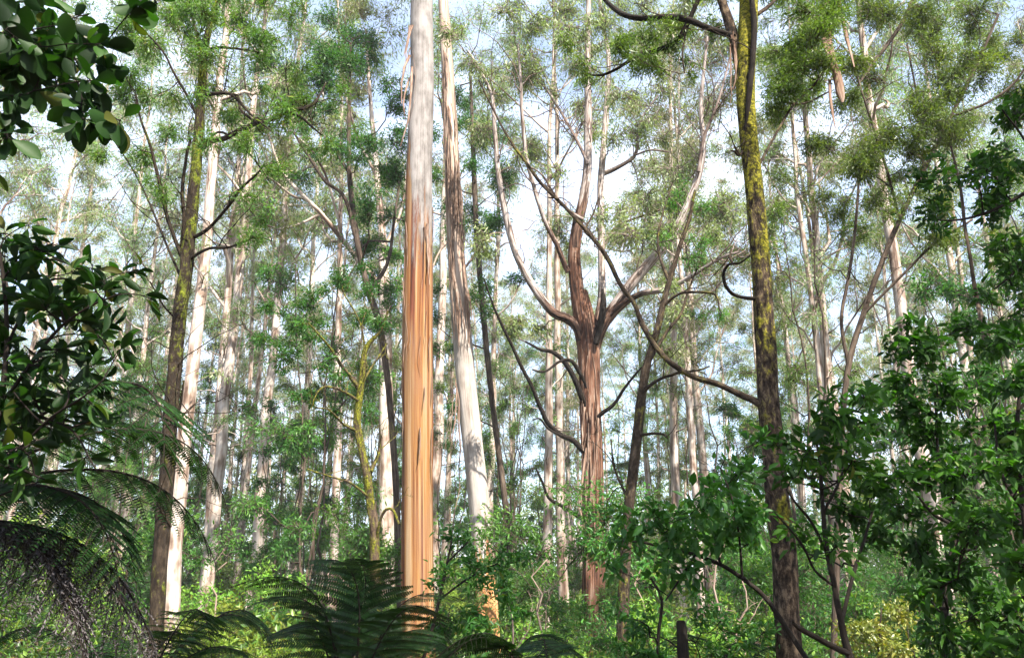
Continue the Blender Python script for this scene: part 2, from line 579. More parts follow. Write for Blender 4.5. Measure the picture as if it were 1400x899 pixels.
# ------------------------------------------------------------------ growing
class Tree:
    """collects wood lines (for attaching limbs), and the meshes of one plant"""

    def __init__(self, seed):
        self.rng = np.random.default_rng(seed)
        self.wood, self.leaf = MB(), MB()
        self.lines = []      # (points, radii)
        self.parts = []
        self.seed = seed

    def line(self, P, R, sides=7, lump=0.0, mb=None, mat=0, keep=True):
        tubes(mb or self.wood, P, R, sides, mat, lump=lump, seed=self.seed + len(self.lines))
        if keep:
            self.lines.append((np.asarray(P), np.asarray(R)))

    def pxline(self, pts, Y, dY=0.0, n=None, sides=7, lump=0.0, wig=0.0, mb=None, mat=0, rootdown=False, keep=True, part=None):
        """a trunk or limb traced in photo pixels: rows (px, py, width px); Y drifts by dY to the tip"""
        n = n or max(8, 4 * len(pts))
        if part:
            mb = MB()
            self.parts.append((part[0], mb, part[1]))
        q = smooth_line(pts, n)
        t = np.linspace(0, 1, n)
        P = np.array([at(a, b, Y + dY * k) for (a, b, w), k in zip(q, t)])
        R = np.array([.5 * max(w, .4) * mpp(p) for (a, b, w), p in zip(q, P)])
        if wig:
            P[1:] += np.cumsum(self.rng.normal(size=(n, 3)), axis=0)[1:] * wig * R[:, None][1:] * .3
        if rootdown:
            g = float(ground_z(P[0, 0], P[0, 1]))
            if P[0, 2] > g - .2:
                low = P[0].copy()
                d = unit(P[0] - P[min(3, n - 1)])
                k = (P[0, 2] - g + .25) / max(.2, -d[2])
                steps = np.linspace(1, 0, 5)[:-1]
                ext = np.array([P[0] + d * k * s for s in steps])
                er = np.array([R[0] * (1 + .5 * s ** 3) for s in steps])
                P = np.vstack([ext, P])
                R = np.concatenate([er, R])
        self.line(P, R, sides, lump, mb, mat, keep)
        return P, R

    def nearest(self, c, below=.35):
        best, bi = None, 1e9
        for P, R in self.lines:
            d = np.linalg.norm(P - c, axis=1) + below * np.maximum(0, P[:, 2] - c[2] + .4 * np.linalg.norm(P[:, :2] - c[:2], axis=1)) * 3
            k = int(np.argmin(d))
            if d[k] < bi:
                bi, best = d[k], (P[k], R[k])
        return best

    def blob(self, c, R, nleaf, L, W, tmpl=LEAF_FAR, per=12, droop=.6, limb_r=None, twig_r=.006, up=0.0, flat=.75, limb=True, spread=.35, fill=2.2, twsides=3, clump=None, wander=.12):
        """one clump of foliage: a limb from the nearest wood, twigs through the clump, leaves on the twigs"""
        r = self.rng
        c = np.asarray(c, float)
        limb_pts = None
        if limb and self.lines:
            a, ar = self.nearest(c)
            d = np.linalg.norm(c - a)
            if d > .05:
                n = 7
                t = np.linspace(0, 1, n)[:, None]
                mid = (a + c) / 2 + r.normal(size=3) * d * wander - np.array([0, 0, .10 * d])
                P = (1 - t) ** 2 * a + 2 * t * (1 - t) * mid + t ** 2 * c
                P[1:-1] += r.normal(size=(n - 2, 3)) * d * wander * .3
                r0 = min(ar * .7, limb_r or (.012 * d + twig_r * 1.5))
                Rr = np.linspace(r0, twig_r * 1.1, n)
                self.line(P, Rr, 5)
                limb_pts = P
        nt_ = max(3, int(nleaf / per))
        # sub-clumps make the outline uneven
        k = clump or max(2, int(round(3 + R)))
        cs = r.normal(size=(k, 3))
        cs = unit(cs) * (r.random((k, 1)) ** .5) * R * .75
        cs[:, 2] *= flat
        pick = r.integers(0, k, nt_)
        sub = r.normal(size=(nt_, 3))
        sub = unit(sub) * (r.random((nt_, 1)) ** (1 / fill)) * R * .62 * r.uniform(.7, 1.4, (k, 1))[pick]
        E = c + cs[pick] + sub * np.array([1, 1, flat])
        E[:, 2] -= R * droop * .55 * r.random(nt_) ** 2
        if limb_pts is not None:
            S = limb_pts[r.integers(3, len(limb_pts), nt_)] * .6 + .4 * (c + cs[pick] * .5)
        else:
            S = c + cs[pick] * .4
        t = np.linspace(0, 1, 4)[None, :, None]
        len_ = np.linalg.norm(E - S, axis=1)[:, None]
        mid = (S + E) / 2 + r.normal(size=(nt_, 3)) * len_ * .12 + np.array([0, 0, .12]) * len_
        P = (1 - t) ** 2 * S[:, None] + 2 * t * (1 - t) * mid[:, None] + t ** 2 * E[:, None]
        tubes(self.wood, P, np.broadcast_to(np.array([1, .8, .55, .25]) * twig_r, (nt_, 4)), twsides, 0, seed=self.seed)
        n = nt_ * per
        who = np.repeat(np.arange(nt_), per)
        u = r.uniform(.3, 1.1, n)[:, None]
        p = (1 - u) ** 2 * S[who] + 2 * u * (1 - u) * mid[who] + u ** 2 * E[who]
        tang = unit(2 * (1 - u) * (mid[who] - S[who]) + 2 * u * (E[who] - mid[who]))
        p = p + r.normal(size=(n, 3)) * (R * .07 * (spread / .35) + .3 * L)
        D = tang * .5 + r.normal(size=(n, 3)) * .55 + np.array([0, 0, -droop])
        sc = r.uniform(.45, 1.25, n)
        var = np.clip(r.random(k)[pick][who] * .5 + r.random(n) * .5, 0, 1)
        leaves(self.leaf, tmpl, p, D, L * sc, W * sc * r.uniform(.8, 1.2, n), 0, var, up, r)

    def sprout(self, n, lo, hi, r0=.012, frm=0, to=None, up=.35, t0=.25):
        """kinked side branches with a few forks along the limbs already there"""
        r = self.rng
        src = self.lines[frm:to]
        for _ in range(n):
            P, R = src[int(r.integers(0, len(src)))]
            i = int(r.integers(int(len(P) * t0), len(P) - 1))
            tg = unit(P[i + 1] - P[i])
            ln = r.uniform(lo, hi)
            d = unit(tg * .5 + r.normal(size=3) * .75 + np.array([0, 0, up]))
            self._branch(P[i], d, ln, min(R[i] * .55, r0), 2, up)

    def _branch(self, p, d, ln, r0, depth, up):
        r = self.rng
        m = 9
        pts = [p]
        for k in range(m - 1):
            d = unit(d + r.normal(size=3) * .24 + np.array([0, 0, up * .12]))
            pts.append(pts[-1] + d * ln / (m - 1))
        pts = np.array(pts)
        self.line(pts, np.linspace(r0, r0 * .3, m), 5)
        if depth:
            for k in range(int(r.integers(1, 4))):
                i = int(r.integers(2, m))
                self._branch(pts[i], unit(pts[i] - pts[i - 1] + r.normal(size=3) * .65), ln * r.uniform(.3, .6), r0 * .5, depth - 1, up)

    def pxblobs(self, blobs, Y, L, W, tau=1.0, depth=.0, **kw):
        for b in blobs:
            px, py, rp = b[:3]
            yy = Y + (b[3] if len(b) > 3 else self.rng.normal() * depth)
            c = at(px, py, yy)
            R = rp * mpp(c)
            if rp >= 22 and L / mpp(c) < 16:
                for q in range(3):
                    c2 = c + self.rng.normal(size=3) * R * np.array([.6, .5, .42])
                    R2 = R * self.rng.uniform(.5, .95)
                    self.blob(c2, R2, int(.62 * tau * math.pi * R2 * R2 / (L * W * .32)), L, W, **kw)
            else:
                self.blob(c, R, int(tau * math.pi * R * R / (L * W * .32)), L, W, **kw)

    def finish(self, name, label, cat, wood_mat, leaf_mat_, leaf_name='crown', wood_name='trunk', group=None, extra=(), loc=None):
        loc = self.lines[0][0][0] if loc is None else loc
        loc = np.array([loc[0], loc[1], max(loc[2], float(ground_z(loc[0], loc[1])))])
        root = thing(name, label, cat, loc, group)
        self.root, self.loc = root, loc
        self.wood.build(wood_name, wood_mat, root, loc)
        if self.leaf.n:
            self.leaf.build(leaf_name, leaf_mat_, root, loc)
        for nm, b, mt in list(self.parts) + list(extra):
            b.build(nm, mt, root, loc)
        return root


def ribbons(mb, starts, ends, width, rng, n=7, sway=.1, thick=.25):
    """hanging strips of peeled bark"""
    S, E = np.asarray(starts, float), np.asarray(ends, float)
    k = len(S)
    t = np.linspace(0, 1, n)
    ln = np.linalg.norm(E - S, axis=1)
    P = S[:, None] * (1 - t)[None, :, None] + E[:, None] * t[None, :, None]
    P = P + (rng.normal(size=(k, 1, 3)) * np.sin(t * 3.1)[None, :, None] + .35 * rng.normal(size=(k, n, 3)) * t[None, :, None]) * (sway * ln)[:, None, None]
    R = rng.uniform(.5, 1.1, (k, 1)) * width * .5 * (1 - .75 * t ** 2)[None] * rng.uniform(.8, 1.2, (k, n))
    tubes(mb, P, R, 5, 0, flat=thick)


# ================================================================== THE BIG TREES
# --- main gum with orange stripped bark
Y0 = 20.0
T = Tree(11)
P, R = T.pxline([(572, 899, 47), (571.5, 800, 44.5), (571, 700, 43), (571, 600, 42.5), (571, 450, 41.5), (572, 300, 37.5), (574, 200, 34.5),
                 (577, 100, 32), (577, 0, 30), (580, -200, 25), (584, -420, 19), (588, -640, 10)], Y0, n=110, sides=44, lump=.02, rootdown=True)
strips = []
rg = np.random.default_rng(5)
st, en = [], []
for k in range(9):
    z0 = rg.uniform(60, 150)
    st.append(at(561 + rg.uniform(-3, 3), z0 - 30, Y0 - .45))
    en.append(at(556 + rg.uniform(-9, 4), z0 + rg.uniform(10, 90), Y0 - .5))
for a_, e_ in zip(st, en):
    strips.append(MB())
    ribbons(strips[-1], [a_], [e_], .09, rg, sway=.05)
st, en = [], []
for k in range(20):
    a = rg.choice([rg.uniform(551, 556), rg.uniform(580, 592), rg.uniform(556, 584)])
    z0 = rg.uniform(270, 480) if k % 4 else rg.uniform(480, 640)
    dxy = -.42 * math.sqrt(max(0, 1 - ((a - 571) / 20.5) ** 2)) - .03
    st.append(at(a, z0, Y0 + dxy))
    en.append(at(a + rg.uniform(-4, 5), z0 + rg.uniform(25, 95), Y0 + dxy - .14))
for a_, e_ in zip(st, en):
    strips.append(MB())
    ribbons(strips[-1], [a_], [e_], rg.uniform(.06, .15), rg, sway=.035)
for c in [(560, -260, 60), (620, -330, 70), (560, -420, 70), (640, -480, 60), (590, -560, 70), (520, -500, 60)]:
    T.pxblobs([c], Y0, .2, .045, tau=.5, depth=1.5, twig_r=.012)
T.finish('gum_tree', 'stout straight gum with orange stripped lower trunk and smooth grey upper bark', 'tree', M['stripped'], M['gum_leaf'],
         extra=[('bark_strip', b_, M['peeling_bark']) for b_ in strips])

# --- pale leaning gum behind it, shaggy strips half-way up
Y1 = 26.0
T = Tree(12)
P, R = T.pxline([(668, 890, 33), (664, 800, 30), (658, 720, 29), (650, 640, 28), (640, 550, 27), (632, 460, 26), (626, 380, 25), (621, 300, 22),
                 (617, 200, 20), (612, 100, 17), (606, 0, 14), (600, -150, 11), (596, -330, 6)], Y1, n=80, sides=28, lump=.02, rootdown=True)
strip = MB()
st, en = [], []
for k in range(95):
    py = rg.uniform(60, 440) if k % 5 else rg.uniform(190, 300)
    cx = np.interp(py, [0, 100, 200, 300, 380, 460], [606, 612, 617, 621, 626, 632])
    hw = np.interp(py, [0, 200, 460], [7, 10, 13])
    off = rg.uniform(-1, 1)
    ln = rg.uniform(25, 95) * (1 if py > 180 else .7)
    py2 = min(py + ln, 475)
    cx2 = np.interp(py2, [0, 100, 200, 300, 380, 460], [606, 612, 617, 621, 626, 632])
    face = math.sqrt(max(0, 1 - off * off)) * hw * .026
    st.append(at(cx + off * hw, py, Y1 - face - .02))
    en.append(at(cx2 + off * hw * 1.15 + rg.uniform(-2, 2), py2, Y1 - face - .12 - rg.uniform(0, .2)))
ribbons(strip, st, en, .13, rg, sway=.025)
st, en = [], []
for k in range(8):
    py = rg.uniform(500, 560)
    st.append(at(624 + rg.uniform(-3, 3), py, Y1 - .3))
    en.append(at(620 + rg.uniform(-6, 4), py + rg.uniform(60, 160), Y1 - .3))
ribbons(strip, st, en, .05, rg, sway=.04)
T.pxline([(622, 380, 4), (640, 360, 3.4), (668, 322, 2.6), (690, 318, 1.5)], Y1, -.8, wig=.3)
T.pxline([(620, 320, 4), (600, 345, 3), (590, 370, 2)], Y1, -.5, wig=.3)
for c in [(560, -120, 70), (650, -150, 70), (600, -280, 80), (540, -230, 60), (680, -260, 60)]:
    T.pxblobs([c], Y1, .2, .045, tau=.5, depth=1.5, twig_r=.012)
T.finish('gum_tree', 'white leaning gum trunk hung with shaggy brown bark strips, right behind the orange one', 'tree', M['pale'], M['gum_leaf'],
         extra=[('shaggy_bark', strip, M['peeling_bark'])])

# --- forked gum
Y2 = 24.0
T = Tree(13)
trunk = MB()
LIMB = ('limb', M['stocking_bark'])
DEADL = ('dead_limb', M['dark_twig'])
T.pxline([(813, 899, 34), (812, 800, 31), (811, 700, 30), (808, 600, 29), (806, 520, 29), (804, 470, 30), (800, 430, 24), (794, 400, 20)], Y2, n=50, sides=26, lump=.04, mb=trunk, rootdown=True)
T.pxline([(801, 462, 24), (793, 425, 20), (788, 390, 19), (785, 350, 17), (789, 310, 16), (793, 291, 13)], Y2, -.4, n=30, sides=14, lump=.03, mb=trunk)
T.pxline([(786, 340, 12), (789, 310, 15), (797, 275, 14), (803, 230, 12), (804, 150, 10), (803, 60, 8), (806, -30, 6), (808, -130, 4)], Y2 - .35, -.7, n=44, sides=14, lump=.03, part=LIMB)
T.pxline([(809, 478, 20), (818, 440, 15), (823, 400, 11), (822, 330, 10), (821, 260, 9.5), (824, 215, 9), (829, 150, 8), (832, 80, 6), (822, 20, 5), (815, -60, 3)],
         Y2, 2.5, n=44, sides=10, lump=.02, part=LIMB)
# big right limb
T.pxline([(808, 478, 24), (820, 450, 19), (840, 420, 16), (868, 382, 14.5), (900, 345, 13), (925, 312, 12), (942, 275, 10), (955, 240, 9), (962, 200, 7), (958, 150, 6), (962, 100, 4.5), (967, 50, 3)],
         Y2, -2.0, n=50, sides=12, lump=.03, part=LIMB)
T.pxline([(955, 235, 6), (962, 190, 5), (978, 150, 4), (990, 110, 3), (1000, 70, 2)], Y2 - 1.4, -1)
T.pxline([(822, 448, 13), (842, 424, 10), (870, 403, 8.5), (905, 396, 8), (935, 382, 6.5), (962, 365, 5), (990, 350, 3.5), (1010, 345, 2)], Y2, -3.2, n=34, sides=9, wig=.25, part=LIMB)
# left limb
T.pxline([(799, 468, 22), (790, 448, 15), (775, 435, 13), (757, 428, 12), (740, 408, 11), (722, 380, 10.5), (705, 345, 10), (694, 305, 9.5), (686, 265, 8), (680, 225, 7), (676, 170, 6), (672, 130, 5), (655, 95, 4), (640, 70, 3)],
         Y2, -1.5, n=50, sides=12, lump=.03, part=LIMB)
T.pxline([(777, 372, 8), (762, 335, 7), (745, 300, 6.5), (730, 255, 6), (718, 210, 5.5), (713, 160, 5), (711, 110, 4), (708, 60, 2)], Y2 - .3, -2, n=34, wig=.3, part=LIMB)
T.pxline([(797, 300, 5), (775, 285, 4), (755, 262, 3.5), (742, 240, 2.5), (720, 225, 2)], Y2 - .6, -1, wig=.3)
T.pxline([(803, 225, 5), (790, 195, 4), (765, 150, 3.5), (745, 120, 3), (722, 100, 2)], Y2 - .7, .8, wig=.3)
T.pxline([(822, 238, 8), (845, 228, 6), (868, 212, 5), (872, 185, 4), (878, 160, 3), (900, 130, 2)], Y2 + 1.5, -.6, wig=.2)
T.pxline([(868, 212, 3), (890, 205, 2.5), (915, 208, 2)], Y2 + 1.2, -.6, wig=.2)
T.pxline([(825, 340, 4), (840, 312, 3.5), (870, 298, 3), (905, 285, 2.5), (925, 260, 2)], Y2 + .8, -1, wig=.3)
# low dead limbs
T.pxline([(806, 622, 5), (799, 618, 8), (785, 603, 7.5), (768, 596, 7), (750, 580, 6.5), (738, 555, 6), (728, 530, 5.5), (712, 500, 5), (697, 468, 4.5), (683, 440, 4), (672, 415, 3), (660, 380, 2)], Y2 - .2, -2.5, n=40, wig=.3, part=DEADL)
T.pxline([(768, 596, 3.5), (750, 586, 3), (738, 572, 2.5), (728, 574, 1.5)], Y2 - .8, -.5, part=DEADL)
T.pxline([(808, 716, 4), (800, 712, 6), (782, 700, 5.5), (765, 690, 5), (750, 680, 4), (742, 660, 3.5), (733, 640, 2.5)], Y2 - .2, -1.2, wig=.2, part=DEADL)
T.pxline([(804, 560, 4), (797, 545, 8), (789, 522, 8), (775, 497, 7), (757, 482, 6), (740, 478, 4.5), (718, 467, 2.5)], Y2 - .2, -1, wig=.2, part=DEADL)
T.pxline([(802, 530, 3), (792, 508, 6), (780, 492, 5), (765, 494, 4), (745, 508, 3), (728, 505, 2)], Y2 - .3, -1, wig=.3, part=DEADL)
T.pxline([(812, 578, 4), (822, 566, 6), (840, 552, 5), (855, 530, 4), (872, 508, 3), (882, 498, 2)], Y2 - .2, -1.2, wig=.2, part=DEADL)
T.pxline([(815, 470, 8), (822, 440, 10), (825, 415, 9), (824, 395, 3)], Y2 - .5, 0, part=DEADL)
strip = MB()
st, en = [], []
for k in range(34):
    py = rg.uniform(470, 660)
    off = rg.uniform(-1, 1)
    cx = np.interp(py, [430, 520, 700], [800, 806, 811])
    face = math.sqrt(max(0, 1 - off * off)) * .36
    st.append(at(cx + off * 14, py, Y2 - face - .02))
    en.append(at(cx + off * 16 + rg.uniform(-3, 3), py + rg.uniform(30, 130), Y2 - face - .14))
ribbons(strip, st, en, .085, rg, sway=.035)
T.sprout(110, .8, 3.0, .026, 2, 12)
CB = [(700, 185, 55), (760, 80, 48), (725, 110, 45), (860, 50, 48), (905, 250, 58), (945, 280, 52), (880, 130, 45), (985, 320, 48), (668, 110, 40), (858, 312, 45),
      (760, 320, 34), (930, 405, 45), (890, 215, 38), (925, 100, 48), (970, 60, 42), (1000, 110, 40), (660, 345, 34), (735, 225, 34), (790, 130, 40), (840, 165, 38),
      (700, 460, 34), (740, 455, 26), (1005, 290, 42), (960, 350, 42), (870, 290, 44), (720, 40, 40), (820, -10, 45), (905, 20, 40), (800, 40, 36), (655, 60, 40), (885, 470, 32)]
T.pxblobs(CB, Y2, .19, .042, tau=.8, depth=1.5, twig_r=.011, per=8, droop=.9)
T.finish('gum_tree', 'gum forking into several wide pale limbs above a rough red brown trunk', 'tree', M['limb_bark'], M['gum_leaf'], wood_name='twigs',
         extra=[('trunk', trunk, M['red_bark']), ('shaggy_bark', strip, M['peeling_bark'])])

# --- mossy trunk on the right, close
Y3 = 8.0
T = Tree(14)
trunk = MB()
T.pxline([(1081, 920, 36), (1076, 840, 34), (1071, 760, 33), (1064, 690, 32), (1057, 610, 30), (1050, 540, 28.5), (1046, 460, 27), (1042, 380, 25.5), (1036, 310, 25),
          (1029, 240, 24), (1022, 170, 24), (1019, 110, 25), (1021, 60, 25), (1024, 0, 24), (1028, -100, 20), (1040, -240, 14), (1050, -400, 6)], Y3, n=110, sides=26, lump=.035, mb=trunk, rootdown=True)
T.pxline([(1017, 130, 15), (1010, 80, 15), (1000, 40, 14), (988, 5, 12), (976, -50, 9), (965, -120, 5)], Y3, .3, n=26, sides=12, lump=.05, mb=trunk)
T.pxline([(1019, 175, 3), (1024, 130, 8), (1029, 80, 8), (1031, 30, 8), (1027, -20, 7), (1035, -90, 5)], Y3 - .1, -.16, n=24, sides=8, lump=.05, part=('limb', M['dark_twig']))
# long left limb sweeping down-right to the trunk
T.pxline([(1044, 556, 11), (1032, 548, 9.5), (1010, 537, 9), (980, 524, 8.6), (950, 515, 8), (920, 498, 7.6), (898, 475, 7.2), (880, 445, 7), (868, 415, 6.6), (850, 390, 6.2),
          (830, 350, 6), (805, 318, 5.5), (775, 285, 5), (745, 255, 4.6), (722, 225, 4), (700, 195, 3.5), (680, 160, 2.6), (655, 110, 2)], Y3, 1.5, n=70, sides=9, lump=.07, wig=.25, part=('limb', M['mossy_dark']))
T.pxline([(800, 312, 3), (812, 290, 2.4), (818, 270, 1.6)], Y3 + 1, .1)
T.pxline([(775, 285, 3.5), (762, 272, 3), (750, 270, 2)], Y3 + 1.1, -.2)
# upper left limbs
T.pxline([(1004, 50, 7), (990, 46, 8), (965, 37, 8), (940, 28, 8.2), (910, 25, 8), (880, 27, 7.5), (852, 22, 7), (835, 10, 6), (820, -6, 5), (800, -40, 3)], Y3, 1.0, n=34, sides=8, lump=.06, wig=.2, part=('limb', M['dark_twig']))
T.pxline([(975, -40, 6), (955, 0, 7), (942, 30, 7), (925, 58, 7), (900, 70, 7), (880, 76, 6), (860, 85, 5), (840, 97, 4), (820, 104, 3), (800, 102, 2)], Y3 + .2, .8, n=34, sides=8, lump=.06, wig=.2, part=('limb', M['dark_twig']))
T.pxline([(885, 74, 4), (880, 90, 3), (872, 98, 2)], Y3 + .8, .1)
T.pxline([(937, 45, 3), (933, 75, 2.5), (936, 100, 2)], Y3 + .4, 0)
T.pxline([(1018, 205, 5), (1010, 212, 4.5), (1004, 207, 3.2), (999, 206, 1.6)], Y3, -.2)
T.pxline([(1012, 212, 3.2), (1006, 204, 3), (1003, 197, 1.6)], Y3 - .1, -.1)
T.pxline([(1035, 408, 6), (1020, 407, 5), (1003, 403, 5), (992, 392, 5), (988, 375, 4.5), (995, 362, 4), (1010, 360, 3), (1025, 350, 2)], Y3, -.6, n=26, wig=.2, part=('limb', M['dark_twig']))
T.pxline([(1000, 340, 2.4), (998, 352, 3.4), (1002, 360, 3)], Y3 - .5, -.1)
T.pxline([(1035, 20, 6), (1055, 5, 5), (1075, -20, 4)], Y3, .3)
T.pxline([(1062, 690, 4), (1050, 660, 3), (1044, 640, 2.4)], Y3 - .2, -.2)
T.pxline([(1030, 240, 4), (1080, 150, 3.4), (1110, 120, 3), (1150, 60, 2)], Y3 + .2, 1.6, wig=.3)
T.pxline([(1070, 140, 3), (1100, 142, 3), (1135, 125, 2.2)], Y3 + .9, .5, wig=.3)
strips = []
for a_, e_ in [((1000, 48), (1003, 122)), ((1003, 50), (1008, 108)), ((998, 60), (1000, 140)), ((1002, 44), (1006, 80))]:
    strips.append(MB())
    ribbons(strips[-1], [at(*a_, Y3 - .1)], [at(*e_, Y3 - .13)], .045, rg, sway=.03, thick=.4)
T.sprout(26, .3, 1.0, .009, 1, None)
T.pxblobs([(832, 78, 30), (880, 104, 34), (925, 76, 30), (955, 22, 30), (900, 40, 26), (862, 50, 24), (805, 90, 22), (980, -30, 40), (770, 60, 20)],
          Y3 + .7, .085, .017, tau=1.1, depth=.3, twig_r=.003, droop=.5, per=10)
T.pxblobs([(1085, 40, 46), (1075, 95, 44), (1060, 140, 34), (1100, 120, 40), (1110, 70, 46), (1050, -10, 40), (1120, 10, 44)],
          Y3 + 1.2, .085, .017, tau=1.3, depth=.4, twig_r=.003, droop=.3, per=10)
T.finish('mossy_tree', 'tall slim tree with yellow moss on its close trunk and a long sagging limb', 'tree', M['mossy_dark'], M['wattle_leaf'], wood_name='twigs',
         extra=[('trunk', trunk, M['mossy_bark'])] + [('bark_strip', b_, M['peeling_bark']) for b_ in strips])

# --- mossy dark trunk on the left
Y4 = 10.0
T = Tree(15)
T.pxline([(212, 900, 20), (215, 830, 19.5), (219, 760, 19.5), (225, 690, 20), (230, 620, 19.5), (235, 550, 19), (241, 480, 18.5), (247, 420, 18), (254, 370, 17), (260, 310, 16.5),
          (266, 250, 14.5), (271, 190, 13), (274, 140, 12), (277, 100, 11), (281, 60, 9), (292, 20, 8), (304, -20, 6), (318, -80, 4)], Y4, n=90, sides=18, lump=.045, rootdown=True)
E_ = [
    ([(277, 100, 6), (272, 60, 5), (262, 20, 4), (256, -30, 3)], .6), ([(279, 70, 5), (300, 66, 4), (330, 68, 3), (355, 72, 2)], -.6),
    ([(273, 205, 9), (285, 195, 8), (305, 190, 7.5), (330, 178, 7), (350, 168, 6.5), (375, 163, 6), (395, 152, 5.5), (415, 150, 5), (432, 140, 4), (445, 115, 2.4)], .9),
    ([(395, 152, 4), (412, 160, 3.6), (425, 172, 3), (440, 185, 1.8)], .7), ([(350, 168, 4), (330, 150, 3.6), (325, 130, 3.4), (310, 128, 3)], .5),
    ([(276, 132, 6), (292, 128, 5), (312, 128, 4.6), (328, 140, 4), (345, 158, 3), (370, 178, 2)], -.8),
    ([(270, 160, 4), (255, 130, 3.4), (235, 95, 3), (222, 70, 2.6), (190, 35, 2), (165, 15, 1.4)], -.7),
    ([(248, 350, 6), (236, 320, 5), (224, 280, 4.6), (215, 240, 4.2), (205, 200, 3.8), (193, 165, 3), (185, 130, 2)], -.8),
    ([(249, 340, 6), (252, 300, 5), (250, 260, 4.6), (256, 215, 4), (262, 190, 3)], -.5),
    ([(252, 390, 4), (230, 340, 3.2), (205, 280, 2.8), (180, 230, 2.2), (150, 185, 1.6)], .9),
    ([(262, 325, 6), (285, 312, 5), (310, 285, 4.6), (330, 258, 4), (350, 240, 3), (362, 225, 2)], -1),
    ([(259, 355, 5), (285, 340, 4), (315, 338, 3.4), (350, 325, 2.6), (372, 330, 1.6)], -1),
    ([(271, 210, 3.4), (300, 180, 3), (340, 210, 2.6), (370, 250, 2)], 1.1),
    ([(232, 600, 4), (246, 560, 3.4), (252, 520, 2.4)], -.3), ([(234, 720, 3), (222, 700, 3), (214, 676, 2)], -.3), ([(245, 440, 3), (225, 420, 2.4), (205, 385, 1.6)], -.6)]
for pts, dy in E_:
    T.pxline(pts, Y4, dy, wig=.35, sides=6)
T.sprout(95, .4, 1.5, .010, 0, None)
T.pxblobs([(282, 40, 46), (235, 55, 40), (325, 70, 46), (352, 140, 42), (205, 120, 38), (375, 45, 46), (415, 115, 40), (312, 225, 34), (192, 205, 34), (428, 20, 44), (370, 215, 34),
           (170, 25, 44), (300, 0, 44), (240, 5, 40), (150, 110, 34), (345, 325, 26), (440, 180, 30), (395, 170, 34), (330, 165, 30), (265, 125, 18), (240, 180, 24), (215, 260, 24)],
          Y4, .10, .016, tau=.9, depth=.9, twig_r=.004, droop=.45, per=10)
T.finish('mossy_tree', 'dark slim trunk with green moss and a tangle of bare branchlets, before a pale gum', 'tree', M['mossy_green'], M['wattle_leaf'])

# --- crooked bright-mossed small tree left of the orange gum
Y5 = 14.0
T = Tree(16)
T.pxline([(513, 860, 15), (513, 780, 14), (511, 720, 13), (506, 680, 12), (500, 640, 11.5), (493, 610, 10), (489, 580, 10), (491, 545, 9.5), (496, 510, 9), (499, 480, 8), (508, 465, 6), (522, 450, 4), (530, 425, 3)],
         Y5, n=60, sides=12, lump=.06, rootdown=True)
for pts, dy in [([(491, 532, 7), (482, 518, 6), (468, 500, 5), (455, 480, 3.4), (440, 462, 2.6), (420, 440, 2)], -.8), ([(507, 645, 6), (514, 628, 5), (520, 610, 3)], .4),
                ([(490, 590, 4), (470, 580, 3), (450, 560, 2.4), (430, 556, 2)], -.7), ([(494, 550, 4), (470, 535, 3.4), (445, 528, 3), (432, 540, 2), (425, 560, 1.4)], -1),
                ([(497, 520, 4), (510, 500, 3), (530, 470, 2)], .5), ([(505, 680, 4), (480, 660, 3), (450, 650, 2.4), (420, 640, 2)], -.9), ([(500, 480, 3), (492, 440, 2.6), (470, 400, 2)], .6),
                ([(513, 740, 5), (525, 700, 4), (538, 696, 4), (546, 715, 3)], -.4)]:
    T.pxline(pts, Y5, dy, wig=.35, sides=6)
T.sprout(22, .4, 1.4, .012, 0, None)
T.pxblobs([(395, 430, 32), (365, 425, 26), (420, 450, 28), (470, 385, 32), (450, 380, 24), (440, 480, 28), (400, 490, 26), (420, 540, 22), (490, 420, 22), (375, 470, 22), (520, 440, 20), (455, 560, 18), (500, 395, 20)],
          Y5, .10, .024, tau=1.0, depth=.5, twig_r=.004, droop=.3, flat=.6)
T.finish('mossy_tree', 'small crooked tree with bright moss and dark green tufts beside the orange trunk', 'tree', M['mossy_bright'], M['green_leaf'])

# --- slim dark stem right of the forked gum
Y6 = 13.0
T = Tree(17)
T.pxline([(850, 880, 16), (855, 760, 15), (860, 690, 14.5), (866, 640, 14), (872, 590, 13.5), (876, 550, 13), (882, 510, 12), (891, 475, 10), (900, 445, 9), (908, 410, 8), (918, 375, 7), (930, 335, 6), (942, 300, 5), (950, 260, 3)],
         Y6, n=60, sides=12, lump=.05, rootdown=True)
for pts, dy in [([(876, 536, 6), (900, 520, 4.6), (925, 510, 4), (955, 505, 3), (970, 500, 2)], -.7), ([(884, 500, 5), (910, 455, 4.4), (930, 430, 4), (940, 400, 3), (960, 350, 2)], .6),
                ([(868, 596, 4.5), (890, 593, 4), (905, 594, 3.6), (914, 600, 2)], -.3), ([(915, 385, 5), (900, 340, 3.4), (905, 300, 3), (920, 250, 2)], .5),
                ([(905, 420, 4), (930, 402, 4), (960, 400, 3.6), (980, 404, 3), (985, 425, 2)], -.6), ([(862, 690, 4), (840, 640, 3), (835, 600, 2)], .4)]:
    T.pxline(pts, Y6, dy, wig=.35, sides=6)
T.sprout(16, .4, 1.5, .012, 0, None)
T.pxblobs([(940, 320, 24), (965, 350, 24), (925, 265, 24), (955, 430, 20), (985, 430, 18), (960, 280, 20), (905, 320, 18)], Y6, .085, .015, tau=.5, depth=.5, twig_r=.004)
T.finish('slender_tree', 'slender dark curving stem just beside the forked red brown gum', 'tree', M['mossy_dark'], M['wattle_leaf'])

